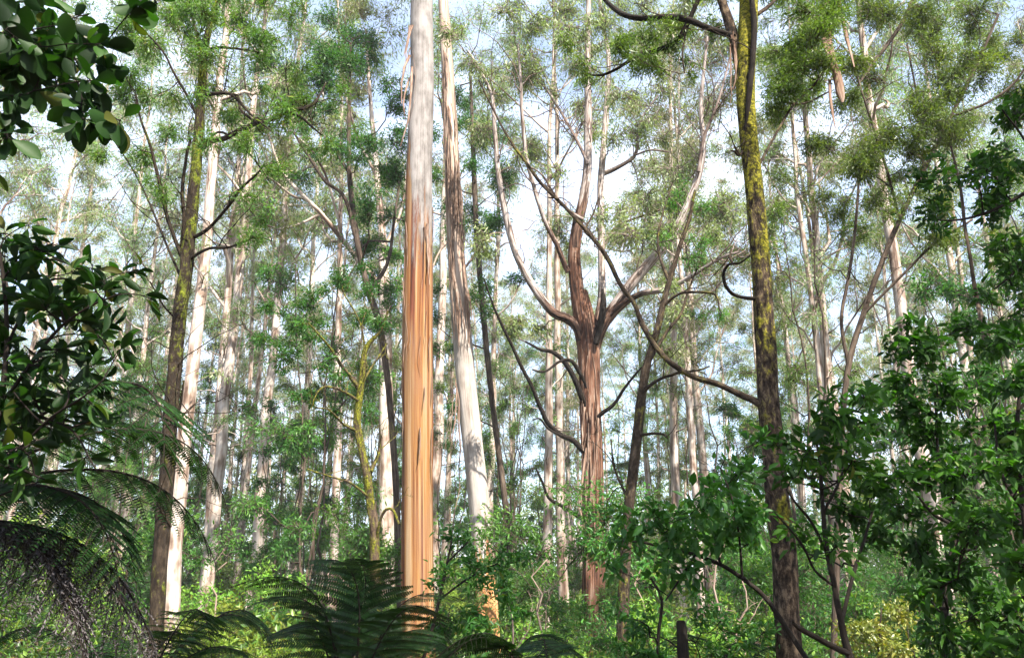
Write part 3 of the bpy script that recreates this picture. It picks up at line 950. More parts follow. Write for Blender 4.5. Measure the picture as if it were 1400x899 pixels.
# --- green evergreen behind the orange gum
Y7 = 22.0
T = Tree(18)
T.pxline([(545, 760, 10), (540, 640, 9), (530, 520, 9), (518, 440, 9), (503, 395, 9), (491, 345, 8.5), (483, 290, 8), (478, 240, 7), (477, 180, 6), (478, 110, 4), (480, 60, 2)], Y7, n=50, sides=9, lump=.04, rootdown=True)
for pts, dy in [([(488, 330, 6), (470, 270, 5), (445, 250, 5), (425, 220, 4), (400, 180, 3)], -1.2), ([(480, 240, 5), (455, 205, 4), (420, 205, 3)], 1), ([(505, 400, 6), (530, 360, 5), (540, 300, 4), (548, 240, 3)], 1)]:
    T.pxline(pts, Y7, dy, wig=.3, sides=6)
T.pxblobs([(500, 60, 42), (470, 40, 44), (530, 120, 34), (525, 180, 36), (545, 230, 32), (540, 290, 32), (460, 120, 42), (505, 270, 32), (525, 335, 32), (440, 80, 42), (495, 330, 26), (420, 150, 36), (430, 215, 30), (540, 380, 26),
           (500, 180, 34), (515, 230, 32), (470, 190, 30), (395, 90, 36), (555, 170, 24), (510, 385, 24)],
          Y7, .15, .036, tau=1.2, depth=1.2, twig_r=.007, droop=.4)
T.finish('evergreen_tree', 'dense green tree whose leafy crown reaches up left of the orange gum', 'tree', M['brown_bark'], M['green_leaf'])

Y8 = 30.0
T = Tree(19)
T.pxline([(700, 780, 9), (690, 680, 8.5), (672, 540, 8), (660, 420, 8), (652, 320, 7.5), (648, 230, 7), (645, 150, 5), (643, 90, 3)], Y8, n=40, sides=9, lump=.04, rootdown=True)
T.pxblobs([(645, 180, 34), (660, 240, 38), (690, 300, 30), (640, 320, 30), (605, 300, 28), (600, 240, 28), (670, 180, 30), (640, 130, 28), (600, 410, 26), (655, 400, 26), (610, 180, 24), (690, 380, 22), (600, 470, 24), (620, 560, 22)],
          Y8, .18, .045, tau=1.15, depth=1.4, twig_r=.008, droop=.4)
T.finish('evergreen_tree', 'dense green tree filling the gap between the white leaning trunk and the forked gum', 'tree', M['brown_bark'], M['green_leaf'])

# --- leaning limb tree at left centre (long pale limb)
Y9 = 27.0
T = Tree(20)
T.pxline([(528, 820, 23), (528, 720, 22), (528, 600, 20), (527, 480, 18), (526, 400, 16), (523, 330, 12), (518, 270, 9), (512, 200, 7), (505, 120, 5), (500, 40, 3)], Y9, n=60, sides=14, lump=.02, rootdown=True)
for pts, dy in [([(520, 392, 7), (505, 372, 7.5), (485, 348, 7), (462, 318, 6.6), (440, 292, 6), (418, 272, 5.4), (398, 250, 5), (382, 225, 4), (372, 195, 3), (360, 160, 2)], -2),
                ([(418, 272, 4), (400, 268, 3.4), (378, 250, 3), (365, 240, 2)], -1.4), ([(440, 292, 4), (412, 305, 3.6), (385, 312, 3), (360, 306, 2)], -1.6),
                ([(470, 330, 3.6), (450, 250, 3.4), (430, 210, 3), (410, 190, 2)], -1.5), ([(524, 340, 5), (548, 290, 4), (556, 240, 3)], 1), ([(515, 240, 5), (490, 190, 4), (470, 120, 3)], .8)]:
    T.pxline(pts, Y9, dy, wig=.3, sides=7)
T.pxblobs([(360, 150, 38), (372, 200, 34), (350, 245, 32), (345, 300, 34), (400, 180, 34), (465, 110, 36), (500, 30, 40), (555, 230, 28), (420, 330, 28), (390, 290, 26), (490, 100, 34)], Y9 - 1, .19, .042, tau=.6, depth=1, twig_r=.011)
T.finish('gum_tree', 'smooth grey gum with a long pale limb slanting away from the orange trunk', 'tree', M['gum_bark'], M['gum_leaf'])

# --- leafy tree over the right side
Y10 = 13.0
T = Tree(21)
T.pxline([(1140, 880, 9), (1146, 720, 8.5), (1150, 600, 8), (1160, 500, 8), (1180, 430, 7.5), (1205, 360, 7), (1230, 300, 6.5), (1262, 235, 6), (1300, 160, 5), (1335, 90, 4), (1365, 20, 3)], Y10, n=50, sides=9, lump=.04, rootdown=True)
for pts, dy in [([(1160, 500, 6), (1150, 440, 5), (1160, 380, 4.6), (1170, 300, 4), (1175, 220, 3)], .6), ([(1230, 300, 4), (1215, 240, 4), (1190, 160, 3.4), (1165, 80, 2.4)], -.6),
                ([(1180, 430, 4), (1230, 380, 3.6), (1280, 330, 3), (1330, 300, 2)], -.8), ([(1262, 235, 4), (1258, 160, 3.4), (1240, 60, 2.4)], .7), ([(1300, 160, 4), (1350, 140, 3.6), (1390, 110, 3), (1420, 60, 2)], -.6),
                ([(1160, 140, 3), (1185, 100, 4), (1215, 60, 5), (1240, 20, 5), (1260, -30, 5)], .4)]:
    T.pxline(pts, Y10, dy, wig=.35, sides=6)
T.sprout(36, .5, 1.8, .014, 0, None)
T.pxblobs([(1150, 80, 50), (1195, 50, 50), (1250, 90, 54), (1215, 170, 50), (1180, 225, 42), (1290, 190, 50), (1330, 50, 50), (1280, 265, 42), (1240, 300, 36), (1375, 130, 46), (1170, 160, 44), (1240, 20, 46), (1290, 110, 44),
           (1150, 270, 34), (1330, 150, 44), (1210, 250, 40), (1130, 190, 36), (1180, -10, 44), (1290, 20, 44), (1370, 60, 44), (1335, 240, 40), (1255, 230, 40), (1170, 320, 24), (1310, 320, 30)],
          Y10, .10, .02, tau=1.15, depth=1.3, twig_r=.004, droop=.45)
T.finish('slender_tree', 'thin multi stemmed tree spreading a wide dark crown over the dense shrubs', 'tree', M['brown_bark'], M['wattle_leaf'])

# --- hanging strips of bark at the top right
Y11 = 9.0


def hanging(pts, ws, name, label, mat, dY=0, n=30, extra=()):
    mbb = MB()
    for k, (pp, ww) in enumerate([(pts, ws)] + list(extra)):
        q = smooth_line([(a, b, w) for (a, b), w in zip(pp, ww)], n)
        P = np.array([at(a, b, Y11 + dY + .03 * math.sin(b * .05 + k)) for a, b, w in q])
        R = np.array([w * .5 * mpp(p) for (a, b, w), p in zip(q, P)])
        tubes(mbb, P, R, 8, 0, flat=.45, lump=.16, seed=k + 3)
    o = mbb.build(name, mat, None, (0, 0, 0))
    c = np.array(P[0])
    o.data.transform(Matrix.Translation(-Vector(c)))
    o.location = c
    o['label'] = label
    o['category'] = 'bark'
    return o


hanging([(1126, -60), (1130, 0), (1131, 40), (1135, 75), (1144, 105), (1150, 128), (1152, 140)], [8, 9, 11, 12, 12, 11, 3], 'hanging_bark',
        'thick torn brown strip of bark hanging high beside the mossy trunk', M['peeling_bark'],
        extra=[([(1132, -60), (1136, 0), (1130, 30), (1126, 55), (1134, 85)], [5, 6, 6, 5, 2]), ([(1127, 0), (1134, 18), (1140, 10)], [4, 9, 2]), ([(1134, 110), (1136, 140), (1142, 175)], [4, 4, 1.5])])
hanging([(1140, -60), (1146, 0), (1155, 40), (1162, 70), (1168, 92)], [6, 6, 5.5, 4.5, 1.5], 'hanging_bark', 'thin straight strip of bark hanging next to a thicker torn one', M['peeling_bark'], dY=.3)
hanging([(1300, 200), (1312, 250), (1318, 300), (1326, 350), (1334, 400), (1340, 430), (1346, 452), (1344, 464)], [3, 4, 4.5, 5, 6, 9, 10, 4], 'hanging_branch',
        'dead brown branch dangling above the dense shrubs with a curled dry end', M['brown_bark'], dY=-2.2)


# ================================================================== BACKGROUND GUMS
def proto_gum(seed, H, r0, first, nlimb, spread, leafn, lean=0.0, fork=False):
    T = Tree(seed)
    r = T.rng
    n = 22
    z = np.linspace(-.3, H, n)
    wob = np.cumsum(r.normal(size=(n, 2)), axis=0) * H * .0016
    wob -= wob[0]
    t = np.clip(z / H, 0, 1)
    P = np.stack([wob[:, 0] + lean * H * t ** 1.5, wob[:, 1], z], -1)
    R = 0.78 * r0 * (1 - .86 * np.clip(t, 0, 1) ** 1.1) * (1 + .35 * np.exp(-np.clip(z, 0, None) / .8))
    T.line(P, R, 12, .03)
    for k in range(nlimb):
        h = first + (1 - first) * (k + r.uniform(0, .8)) / nlimb
        h = min(h, .98)
        i = h * (n - 1)
        a = P[int(i)] + (P[min(n - 1, int(i) + 1)] - P[int(i)]) * (i - int(i))
        ar = np.interp(h, t, R)
        az = k * 2.4 + r.uniform(-.5, .5)
        ln = spread * H * (1.15 - .75 * (h - first) / (1 - first)) * r.uniform(.65, 1.2)
        el = math.radians(r.uniform(25, 60))
        d = np.array([math.cos(az) * math.cos(el), math.sin(az) * math.cos(el), math.sin(el)])
        m = 9
        u = np.linspace(0, 1, m)[:, None]
        L_ = a + d * ln * u + np.array([0, 0, .22 * ln]) * u ** 2 + np.cumsum(r.normal(size=(m, 3)), axis=0) * ln * .028 * (u > 0)
        T.line(L_, np.linspace(ar * r.uniform(.4, .62), .018, m), 6)
        for q in range(r.integers(2, 4)):
            b = L_[r.integers(3, m)]
            dd = unit(d + r.normal(size=3) * .7)
            sl = ln * r.uniform(.3, .55)
            c = b + dd * sl + np.array([0, 0, .1 * sl])
            s = np.linspace(0, 1, 6)[:, None]
            S_ = b * (1 - s) + c * s + r.normal(size=(6, 3)) * sl * .04 * s
            T.line(S_, np.linspace(.035, .015, 6), 4)
        T.blob(L_[-1], r.uniform(1.2, 1.9) * H / 38, leafn, .24, .05, twig_r=.013, limb=False, droop=.8, per=9)
        T.blob(L_[r.integers(4, 7)] + r.normal(size=3) * .6, r.uniform(.9, 1.5) * H / 38, int(leafn * .6), .24, .05, twig_r=.012, droop=.8, per=9)
        T.blob(L_[r.integers(5, 8)] + d * .4 * ln + r.normal(size=3) * .9, r.uniform(.9, 1.5) * H / 38, int(leafn * .7), .24, .05, twig_r=.012, droop=.8, per=9)
    # a few bare dead branchlets and small tufts on the lower bole
    for k in range(7):
        h = r.uniform(.2, first)
        i = int(h * (n - 1))
        az = r.uniform(0, 6.28)
        ln = r.uniform(.8, 2.6)
        u = np.linspace(0, 1, 6)[:, None]
        d = np.array([math.cos(az), math.sin(az), r.uniform(-.1, .8)])
        L_ = P[i] + d * ln * u + np.cumsum(r.normal(size=(6, 3)), axis=0) * ln * .05 * (u > 0)
        T.line(L_, np.linspace(.035, .012, 6), 4)
        if k < 4:
            T.blob(L_[-1], r.uniform(.4, .9), int(leafn * .22), .2, .045, twig_r=.009, limb=False, droop=.8, per=9)
    return T


def proto_sapling(seed, H, nst, leaf_mat_, L, W, dens, name, pale=False):
    """understorey tree: several thin leaning stems, loose crown from low down"""
    T = Tree(seed)
    r = T.rng
    for s in range(nst):
        az = s * 6.28 / nst + r.uniform(-.6, .6)
        sp = r.uniform(.05, .2)
        n = 14
        t = np.linspace(0, 1, n)
        h = H * r.uniform(.75, 1)
        P = np.stack([math.cos(az) * sp * h * t ** 1.3, math.sin(az) * sp * h * t ** 1.3, -.2 + h * t], -1)
        P += np.cumsum(r.normal(size=(n, 3)), axis=0) * h * .008 * (t > 0)[:, None]
        T.line(P, np.linspace(.004 * h, .010, n), 7)
        for k in range(9):
            i = r.integers(3, n)
            az2 = r.uniform(0, 6.28)
            ln = h * r.uniform(.08, .2)
            c = P[i] + np.array([math.cos(az2) * ln, math.sin(az2) * ln, ln * r.uniform(.2, .9)])
            T.blob(c, r.uniform(.45, .95) * H / 14, dens, L, W, twig_r=.008, droop=.45, per=10)
    return T


protos = []
for k, args in enumerate([(31, 40, .36, .42, 15, .12, 420), (32, 46, .42, .50, 14, .115, 450), (33, 36, .30, .38, 15, .13, 400, .04),
                          (34, 33, .26, .45, 13, .13, 380, -.05), (35, 42, .33, .36, 16, .115, 420, .02), (36, 38, .28, .55, 12, .15, 430), (37, 30, .22, .34, 14, .14, 370, .05)]):
    protos.append((proto_gum(*args), args))
PROTO_R = [0.78 * a[2] for _, a in protos]
GUM_ROOT = [None] * len(protos)


def zone(px):
    if px < 220:
        return 'left of the mossy dark stem'
    if px < 560:
        return 'between the mossy dark stem and the orange trunk'
    if px < 790:
        return 'between the orange trunk and the forked gum'
    if px < 1040:
        return 'between the forked gum and the mossy yellow trunk'
    return 'right of the mossy yellow trunk'


def lean_rot(tilt, rz):
    return (Matrix.Rotation(tilt[0], 3, 'Y') @ Matrix.Rotation(tilt[1], 3, 'X') @ Matrix.Rotation(rz, 3, 'Z')).to_euler()


def put_gum(k, x, y, rz, sc, tilt, label, group=None):
    tilt = (tilt[0] + .13 * x / y if y > 15 else tilt[0], tilt[1])
    b = base(x, y)
    T, _ = protos[k]
    if GUM_ROOT[k] is None:
        root = T.finish('gum_tree', label, 'tree', M['gum_bark'], M['gum_leaf'], group=group, loc=(0, 0, 0))
        root.location = b
        root.rotation_euler = lean_rot(tilt, rz)
        root.scale = (sc, sc, sc)
        GUM_ROOT[k] = root
        return root
    return copy_thing(GUM_ROOT[k], b, lean_rot(tilt, rz), sc, label, group)


# trunks one can pick out in the photograph: (px at py, py, width px, distance, lean, prototype, label)
NAMED = [
    (241, 740, 22, 20, .035, 1, 'broad cream gum trunk close behind the mossy dark stem'),
    (176, 690, 11, 38, .02, 0, 'straight thin pale gum a little left of the mossy dark stem'),
    (160, 700, 11, 44, .03, 4, 'pale gum standing left of a similar thin one behind the fern'),
    (287, 740, 15, 36, .01, 2, 'pale streaky gum right of the broad cream trunk'),
    (348, 720, 15, 40, .02, 4, 'light gum with stringy bark half way from mossy stem to orange trunk'),
    (330, 690, 9, 52, .0, 3, 'thin gum just left of the light stringy barked one'),
    (455, 700, 13, 34, .01, 3, 'slim straight gum left of the crooked mossy tree'),
    (408, 700, 12, 58, .04, 0, 'thin leaning gum behind the dark green tufts'),
    (670, 650, 11, 44, -.005, 4, 'slim pale gum directly right of the white leaning trunk'),
    (608, 640, 8, 56, .0, 2, 'thin gum seen in the slot between orange and white trunks'),
    (767, 640, 13, 40, -.01, 5, 'pale slim gum just left of the forked red brown trunk'),
    (925, 620, 13, 38, -.015, 3, 'gum with brown streaks right of the slender curving stem'),
    (960, 600, 8, 60, -.02, 6, 'thin far gum left of the mossy yellow trunk'),
    (1131, 560, 15, 32, -.005, 2, 'tall white gum standing right of the mossy yellow trunk'),
    (1148, 560, 10, 40, .01, 6, 'slim white gum close beside the tall white one'),
    (1275, 690, 21, 26, -.06, 1, 'stout pale gum seen through the dark shrubs, leaning inward'),
    (1150, 800, 13, 30, -.03, 4, 'pale gum low behind the dark stems of the near shrub'),
    (1390, 500, 11, 44, -.04, 0, 'far pale gum at the edge behind the overhanging leaves'),
    (20, 560, 12, 42, .04, 2, 'far pale gum half hidden behind the big leaved shrub'),
    (75, 600, 10, 50, .03, 5, 'far gum behind the twigs of the big leaved shrub'),
]
taken = []
rgb = np.random.default_rng(21)
for px, py, w, Y, lean, k, lab in NAMED:
    p = at(px, py, Y)
    rad = .5 * w * mpp(p)
    sc = float(np.clip(rad / (PROTO_R[k] * .95), .55, 1.5))
    lean *= .25
    x = p[0] - math.tan(lean + .13 * p[0] / Y) * p[2]
    taken.append((x, Y))
    put_gum(k, x, Y, rgb.uniform(0, 6.28), sc, (lean, rgb.uniform(-.02, .02)), lab)

GAPS = [(-.28, .03), (.30, .035)]
n_bg, tries = 0, 0
while n_bg < 125 and tries < 9000:
    tries += 1
    Y = 30 + 78 * rgb.random() ** .72
    x = rgb.uniform(-.82, .82) * Y
    dmin = 3.2 + Y * .035
    if any((x - a) ** 2 + (Y - b) ** 2 < dmin ** 2 for a, b in taken):
        continue
    u = x / Y
    # thinner over the open sky round the forked gum
    if -.0 < u < .33 and Y < 58 and rgb.random() < .6:
        continue
    taken.append((x, Y))
    k = int(rgb.integers(0, len(protos)))
    px = 700 + 1000 * x / (Y * CP)
    put_gum(k, x, Y, rgb.uniform(0, 6.28), rgb.uniform(.7, 1.12), (rgb.normal() * .018, rgb.normal() * .025),
            'slim pale gum of the far forest ' + zone(px), 'far forest gums ' + zone(px))
    n_bg += 1

# understorey trees
sap = [proto_sapling(51, 13, 3, 'w', .14, .024, 330, 'a'), proto_sapling(52, 10, 4, 'w', .13, .03, 330, 'b'), proto_sapling(53, 15, 2, 'w', .15, .022, 330, 'c'),
       proto_sapling(54, 8, 4, 'g', .13, .036, 330, 'd')]
sap_mat = [M['wattle_leaf'], M['wattle_leaf'], M['wattle_leaf'], M['green_leaf']]
SAP_ROOT = [None] * 4
n_s, tries = 0, 0
while n_s < 130 and tries < 5000:
    tries += 1
    Y = 22 + 62 * rgb.random() ** .8
    x = rgb.uniform(-.8, .8) * Y
    u = x / Y
    if Y < 33 and -.22 < u < .3:
        continue
    if any((x - a) ** 2 + (Y - b) ** 2 < 6 for a, b in taken):
        continue
    if -.05 < u < .34 and rgb.random() < .3:
        continue
    taken.append((x, Y))
    k = int(rgb.integers(0, 4))
    px = 700 + 1000 * x / (Y * CP)
    lab, grp = 'thin stemmed leafy understorey tree ' + zone(px), 'understorey trees ' + zone(px)
    rz, sc = rgb.uniform(0, 6.28), rgb.uniform(.8, 1.6)
    if SAP_ROOT[k] is None:
        SAP_ROOT[k] = sap[k].finish('understorey_tree', lab, 'tree', M['brown_bark'], sap_mat[k], group=grp, loc=(0, 0, 0))
        SAP_ROOT[k].location = base(x, Y)
        SAP_ROOT[k].rotation_euler = (0, 0, rz)
        SAP_ROOT[k].scale = (sc,) * 3
    else:
        copy_thing(SAP_ROOT[k], base(x, Y), (0, 0, rz), sc, lab, grp)
    n_s += 1


# ================================================================== SHRUBS
def proto_shrub(seed, H, Wd, n, L, W, tmpl):
    T = Tree(seed)
    r = T.rng
    T.line(np.array([[0, 0, -.1], [.01, 0, .15], [0, .02, .3]]), np.array([.03, .026, .02]), 6)
    for k in range(15):
        az = r.uniform(0, 6.28)
        rr = Wd * r.random() ** .6
        c = np.array([math.cos(az) * rr, math.sin(az) * rr, H * r.uniform(.22, .9) * (1 - .35 * rr / Wd)])
        T.blob(c, r.uniform(.28, .5) * H / 2.5, n, L, W, tmpl=tmpl, twig_r=.005, droop=.1, per=9, up=.45)
    return T


shr = [(proto_shrub(61, 2.6, 1.2, 150, .09, .035, LEAF_MID), M['bright_leaf'], 'bright green leafy bush'),
       (proto_shrub(62, 3.4, 1.3, 220, .10, .028, LEAF_MID), M['green_leaf'], 'deep green narrow leaved bush'),
       (proto_shrub(63, 2.0, 1.1, 170, .075, .03, LEAF_MID), M['bright_leaf'], 'low fresh green bush'),
       (proto_shrub(64, 4.2, 1.5, 280, .10, .03, LEAF_MID), M['wattle_leaf'], 'tall olive green bush')]
SHR_ROOT = [None] * 4


def put_shrub(k, x, y, sc, lab, grp=None, rz=None):
    rz = rgb.uniform(0, 6.28) if rz is None else rz
    if SHR_ROOT[k] is None:
        o = SHR_ROOT[k] = shr[k][0].finish('bush', lab, 'bush', M['brown_bark'], shr[k][1], 'foliage', 'stem', group=grp, loc=(0, 0, 0))
        o.location = base(x, y)
        o.rotation_euler = (0, 0, rz)
        o.scale = (sc,) * 3
    else:
        o = copy_thing(SHR_ROOT[k], base(x, y), (0, 0, rz), sc, lab, grp)
    return o


def top_at(px, py_top, Y):
    p = at(px, py_top, Y)
    return p[0], p[2]


HS = [2.6, 3.4, 2.0, 4.2]
for px, py, Y, k, lab in [
    (345, 775, 15, 0, 'sunlit bright green bush between the left fern and the centre fern'),
    (340, 790, 9.5, 0, 'fresh lime green bush right of the bottom left tree fern'),
    (395, 755, 19, 1, 'deep green bush right behind the sunlit bright one'),
    (310, 800, 12, 2, 'low fresh green bush at the foot of the light gum trunks'),
    (628, 800, 12, 1, 'deep green bush at the foot of the white leaning trunk'),
    (720, 790, 14, 0, 'bright bush left of the forked gum base'),
    (780, 760, 16, 1, 'dark narrow leaved bush in front of the forked gum base'),
    (915, 760, 13, 0, 'sunlit bright bush behind the dark shrub of the middle'),
    (985, 770, 15, 2, 'sunlit low bush beside the mossy yellow trunk'),
    (845, 800, 11, 1, 'deep green bush between forked gum and slender stem'),
    (90, 650, 17, 0, 'sunlit bright bush showing above the left fern'),
    (130, 690, 21, 2, 'small sunlit bush showing between left fern and mossy stem'),
    (690, 700, 24, 3, 'tall olive bush behind the white leaning trunk'),
    (870, 730, 22, 3, 'tall olive bush behind the slender curving stem'),
]:
    x, h = top_at(px, py, Y)
    taken.append((x, Y))
    put_shrub(k, x, Y, float(np.clip(h / HS[k], .5, 1.7)), lab)

n_s, tries = 0, 0
while n_s < 165 and tries < 4000:
    tries += 1
    Y = 13 + 55 * rgb.random() ** .8
    x = rgb.uniform(-.8, .8) * Y
    u_ = 700 + 1000 * x / (Y * CP)
    if (Y < 20 and 525 < u_ < 625) or (Y < 27 and (630 < u_ < 700 or 785 < u_ < 845)):
        continue
    if any((x - a) ** 2 + (Y - b) ** 2 < 2.2 for a, b in taken):
        continue
    taken.append((x, Y))
    k = int(rgb.choice(4, p=[.25, .3, .15, .3]))
    px = 700 + 1000 * x / (Y * CP)
    put_shrub(k, x, Y, rgb.uniform(.9, 1.6), shr[k][2] + ' ' + zone(px), shr[k][2] + ' undergrowth ' + zone(px))
    n_s += 1

# bare dead stems standing in the undergrowth
for k, (px, Y, h) in enumerate([(478, 13, 2.2), (492, 12, 1.9), (455, 15, 2.6), (520, 17, 2.4), (735, 15, 2.6), (700, 12, 1.8), (985, 12, 2.6), (1010, 14, 2.2), (880, 16, 2.4), (300, 14, 2.3)]):
    T = Tree(300 + k)
    x = at(px, 800, Y)[0]
    b = base(x, Y)
    P = np.array([b + [T.rng.normal() * .12 * q, T.rng.normal() * .08 * q, -.1 + h * q] for q in np.linspace(0, 1, 9)])
    T.line(P, np.linspace(.03, .010, 9), 6)
    T.sprout(4, .3, .9, .010)
    T.finish('dead_stem', 'thin bare dead stem standing up from the green undergrowth', 'dead stem', M['pale_twig'], None, wood_name='stem', group='bare dead stems in the undergrowth', loc=b)

# yellow green bush low behind the right shrubs
T = Tree(66)
T.pxline([(1200, 960, 4), (1202, 880, 3), (1205, 830, 2)], 9, n=8, rootdown=True)
T.pxblobs([(1200, 840, 34), (1225, 860, 30), (1180, 870, 30), (1215, 890, 30), (1240, 885, 24), (1160, 895, 24)], 9, .06, .026, tau=1.1, tmpl=LEAF_MID, depth=.3, twig_r=.003, droop=.1, up=.4)
T.finish('bush', 'yellow tinged bush glowing low behind the dark shrub stems', 'bush', M['brown_bark'], M['yellow_leaf'], 'foliage', 'stem')


# ================================================================== NEAR SHRUBS (right)
def near_shrub(seed, stems, blobs, Y, L, W, tau, label, mat, depth=.5, tmpl=LEAF_MID, wood='dark_twig', per=8, name='shrub', **kw):
    T = Tree(seed)
    for i, (pts, dy) in enumerate(stems):
        T.pxline(pts, Y, dy, wig=.3, sides=7, rootdown=(i == 0))
    T.pxblobs(blobs, Y, L, W, tau=tau, depth=depth, tmpl=tmpl, twig_r=.003, droop=.15, up=.5, per=per, spread=.5, flat=.7, **kw)
    return T.finish(name, label, 'shrub', M[wood], mat, 'foliage', 'stem')


near_shrub(71, [([(1168, 930, 12), (1160, 890, 11), (1150, 850, 9), (1140, 800, 8), (1130, 750, 7), (1126, 700, 6), (1122, 640, 4.5), (1116, 600, 3)], 0),
                ([(1160, 892, 9), (1130, 878, 8), (1095, 858, 7), (1085, 850, 4)], -.3), ([(1132, 760, 5), (1110, 715, 4), (1090, 690, 3.4), (1075, 670, 2)], -.3),
                ([(1150, 850, 6), (1165, 790, 5), (1180, 740, 4), (1195, 690, 3)], .3), ([(1126, 700, 4), (1150, 650, 3.4), (1160, 600, 3)], .3), ([(1140, 800, 4), (1115, 780, 3.4), (1095, 740, 3), (1060, 700, 2)], -.4)],
           [(1115, 600, 36), (1150, 570, 38), (1100, 650, 34), (1165, 630, 40), (1185, 575, 34), (1200, 660, 42), (1090, 715, 28), (1145, 690, 36), (1060, 605, 24), (1075, 650, 24), (1210, 725, 38), (1150, 745, 28), (1180, 540, 28), (1130, 545, 20)],
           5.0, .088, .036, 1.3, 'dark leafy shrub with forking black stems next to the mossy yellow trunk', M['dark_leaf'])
near_shrub(72, [([(1290, 960, 8), (1290, 860, 7), (1300, 760, 6.5), (1315, 720, 6), (1300, 680, 5), (1285, 640, 4), (1280, 560, 3.4), (1275, 500, 2.4)], 0),
                ([(1320, 725, 5), (1290, 710, 5), (1270, 695, 4), (1250, 670, 3)], -.3), ([(1300, 690, 4), (1330, 630, 3.4), (1345, 580, 3)], .3), ([(1285, 640, 3.4), (1260, 580, 3), (1250, 530, 2)], .2),
                ([(1305, 760, 4), (1345, 740, 3.4), (1370, 700, 3)], -.3)],
           [(1265, 480, 38), (1300, 450, 26), (1240, 520, 36), (1290, 530, 42), (1235, 580, 40), (1330, 560, 42), (1280, 610, 44), (1330, 640, 46), (1240, 650, 38), (1290, 700, 42), (1340, 720, 44), (1250, 740, 40),
            (1310, 780, 44), (1260, 810, 36), (1340, 830, 44), (1300, 870, 40), (1220, 480, 20), (1245, 440, 20)],
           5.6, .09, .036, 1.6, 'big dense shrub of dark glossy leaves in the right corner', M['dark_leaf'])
near_shrub(73, [([(1420, 960, 9), (1410, 800, 8), (1400, 700, 7), (1390, 600, 6), (1395, 520, 4)], 0), ([(1400, 700, 5), (1370, 650, 4), (1360, 580, 3)], 0), ([(1395, 560, 4), (1420, 500, 3), (1400, 430, 2)], 0)],
           [(1385, 520, 42), (1370, 590, 40), (1400, 640, 46), (1385, 700, 46), (1400, 770, 46), (1380, 840, 46), (1400, 900, 40), (1350, 890, 36), (1420, 580, 40), (1375, 470, 30)],
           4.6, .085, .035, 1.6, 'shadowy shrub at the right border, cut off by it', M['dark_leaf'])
near_shrub(74, [([(1070, 850, 7), (1045, 815, 6.5), (1015, 790, 6), (985, 772, 5.5), (950, 758, 5), (915, 750, 4.4), (880, 742, 3.4), (860, 740, 2.4)], .3),
                ([(985, 772, 4), (975, 730, 3.4), (960, 690, 3)], .2), ([(915, 750, 3), (905, 720, 2.6), (890, 690, 2)], 0), ([(1015, 790, 4), (1010, 730, 3), (1000, 680, 2.4), (985, 640, 2)], 0),
                ([(950, 758, 3), (930, 790, 3), (910, 820, 2)], -.2)],
           [(895, 695, 28), (925, 700, 30), (960, 690, 32), (990, 665, 32), (1015, 640, 30), (1000, 705, 32), (950, 730, 30), (915, 735, 30), (875, 720, 26), (870, 760, 26), (1025, 690, 26), (985, 740, 28), (1030, 735, 24),
            (905, 775, 24), (940, 780, 24), (1040, 600, 18), (850, 700, 18), (830, 770, 18)],
           6.5, .11, .048, 1.3, 'shrub with broad green leaves on a slanting bough before the slender stem', M['green_leaf'], depth=.35)
near_shrub(75, [([(905, 960, 6), (900, 880, 5), (905, 820, 4), (890, 790, 3)], 0), ([(935, 960, 20), (936, 900, 17), (934, 860, 15), (932, 848, 12)], .2)],
           [(880, 850, 26), (860, 880, 26), (910, 890, 26), (840, 840, 22), (1000, 850, 26), (980, 890, 26), (960, 830, 22), (1030, 880, 24)],
           8.0, .09, .03, 1.2, 'narrow leaved shrub round a short dark stump in the lower middle', M['green_leaf'], depth=.4)
near_shrub(76, [([(560, 960, 6), (585, 880, 5), (600, 820, 4.4), (610, 770, 3.4), (618, 735, 2)], 0), ([(600, 820, 3), (640, 790, 3), (680, 770, 2)], 0), ([(610, 770, 3), (640, 740, 2)], 0)],
           [(620, 740, 24), (650, 755, 24), (690, 760, 24), (640, 790, 26), (610, 790, 22), (690, 800, 20), (625, 840, 24), (660, 850, 26), (700, 830, 22), (640, 890, 26), (600, 870, 22)],
           9.0, .10, .036, 1.1, 'loose leafy shrub between the orange trunk and the white trunk base', M['green_leaf'], depth=.5)
# overhanging near branch at the right edge
T = Tree(77)
T.pxline([(1500, 210, 7), (1430, 245, 6), (1390, 270, 5), (1350, 290, 4), (1310, 300, 3), (1270, 300, 2)], 6.0, .3, n=24, wig=.3)
T.pxline([(1460, 235, 5), (1420, 320, 4), (1390, 370, 3), (1360, 395, 2)], 6.0, .2, wig=.3)
T.pxline([(1430, 245, 4), (1400, 190, 3), (1370, 150, 2)], 6.0, -.2, wig=.3)
T.pxblobs([(1375, 165, 36), (1395, 140, 26), (1340, 215, 30), (1385, 225, 40), (1300, 235, 26), (1345, 280, 34), (1390, 285, 40), (1280, 285, 26), (1265, 240, 20), (1390, 370, 40), (1365, 350, 28), (1395, 425, 30), (1350, 400, 18), (1410, 330, 40)],
          6.0, .09, .036, tau=1.35, tmpl=LEAF_MID, depth=.35, twig_r=.003, droop=.35, up=.35, per=8, spread=.5)
T.finish('overhanging_branch', 'branch of dark oval leaves reaching in high from the right border', 'branch', M['dark_twig'], M['dark_leaf'], 'foliage', 'bough', loc=at(1500, 210, 6.0))


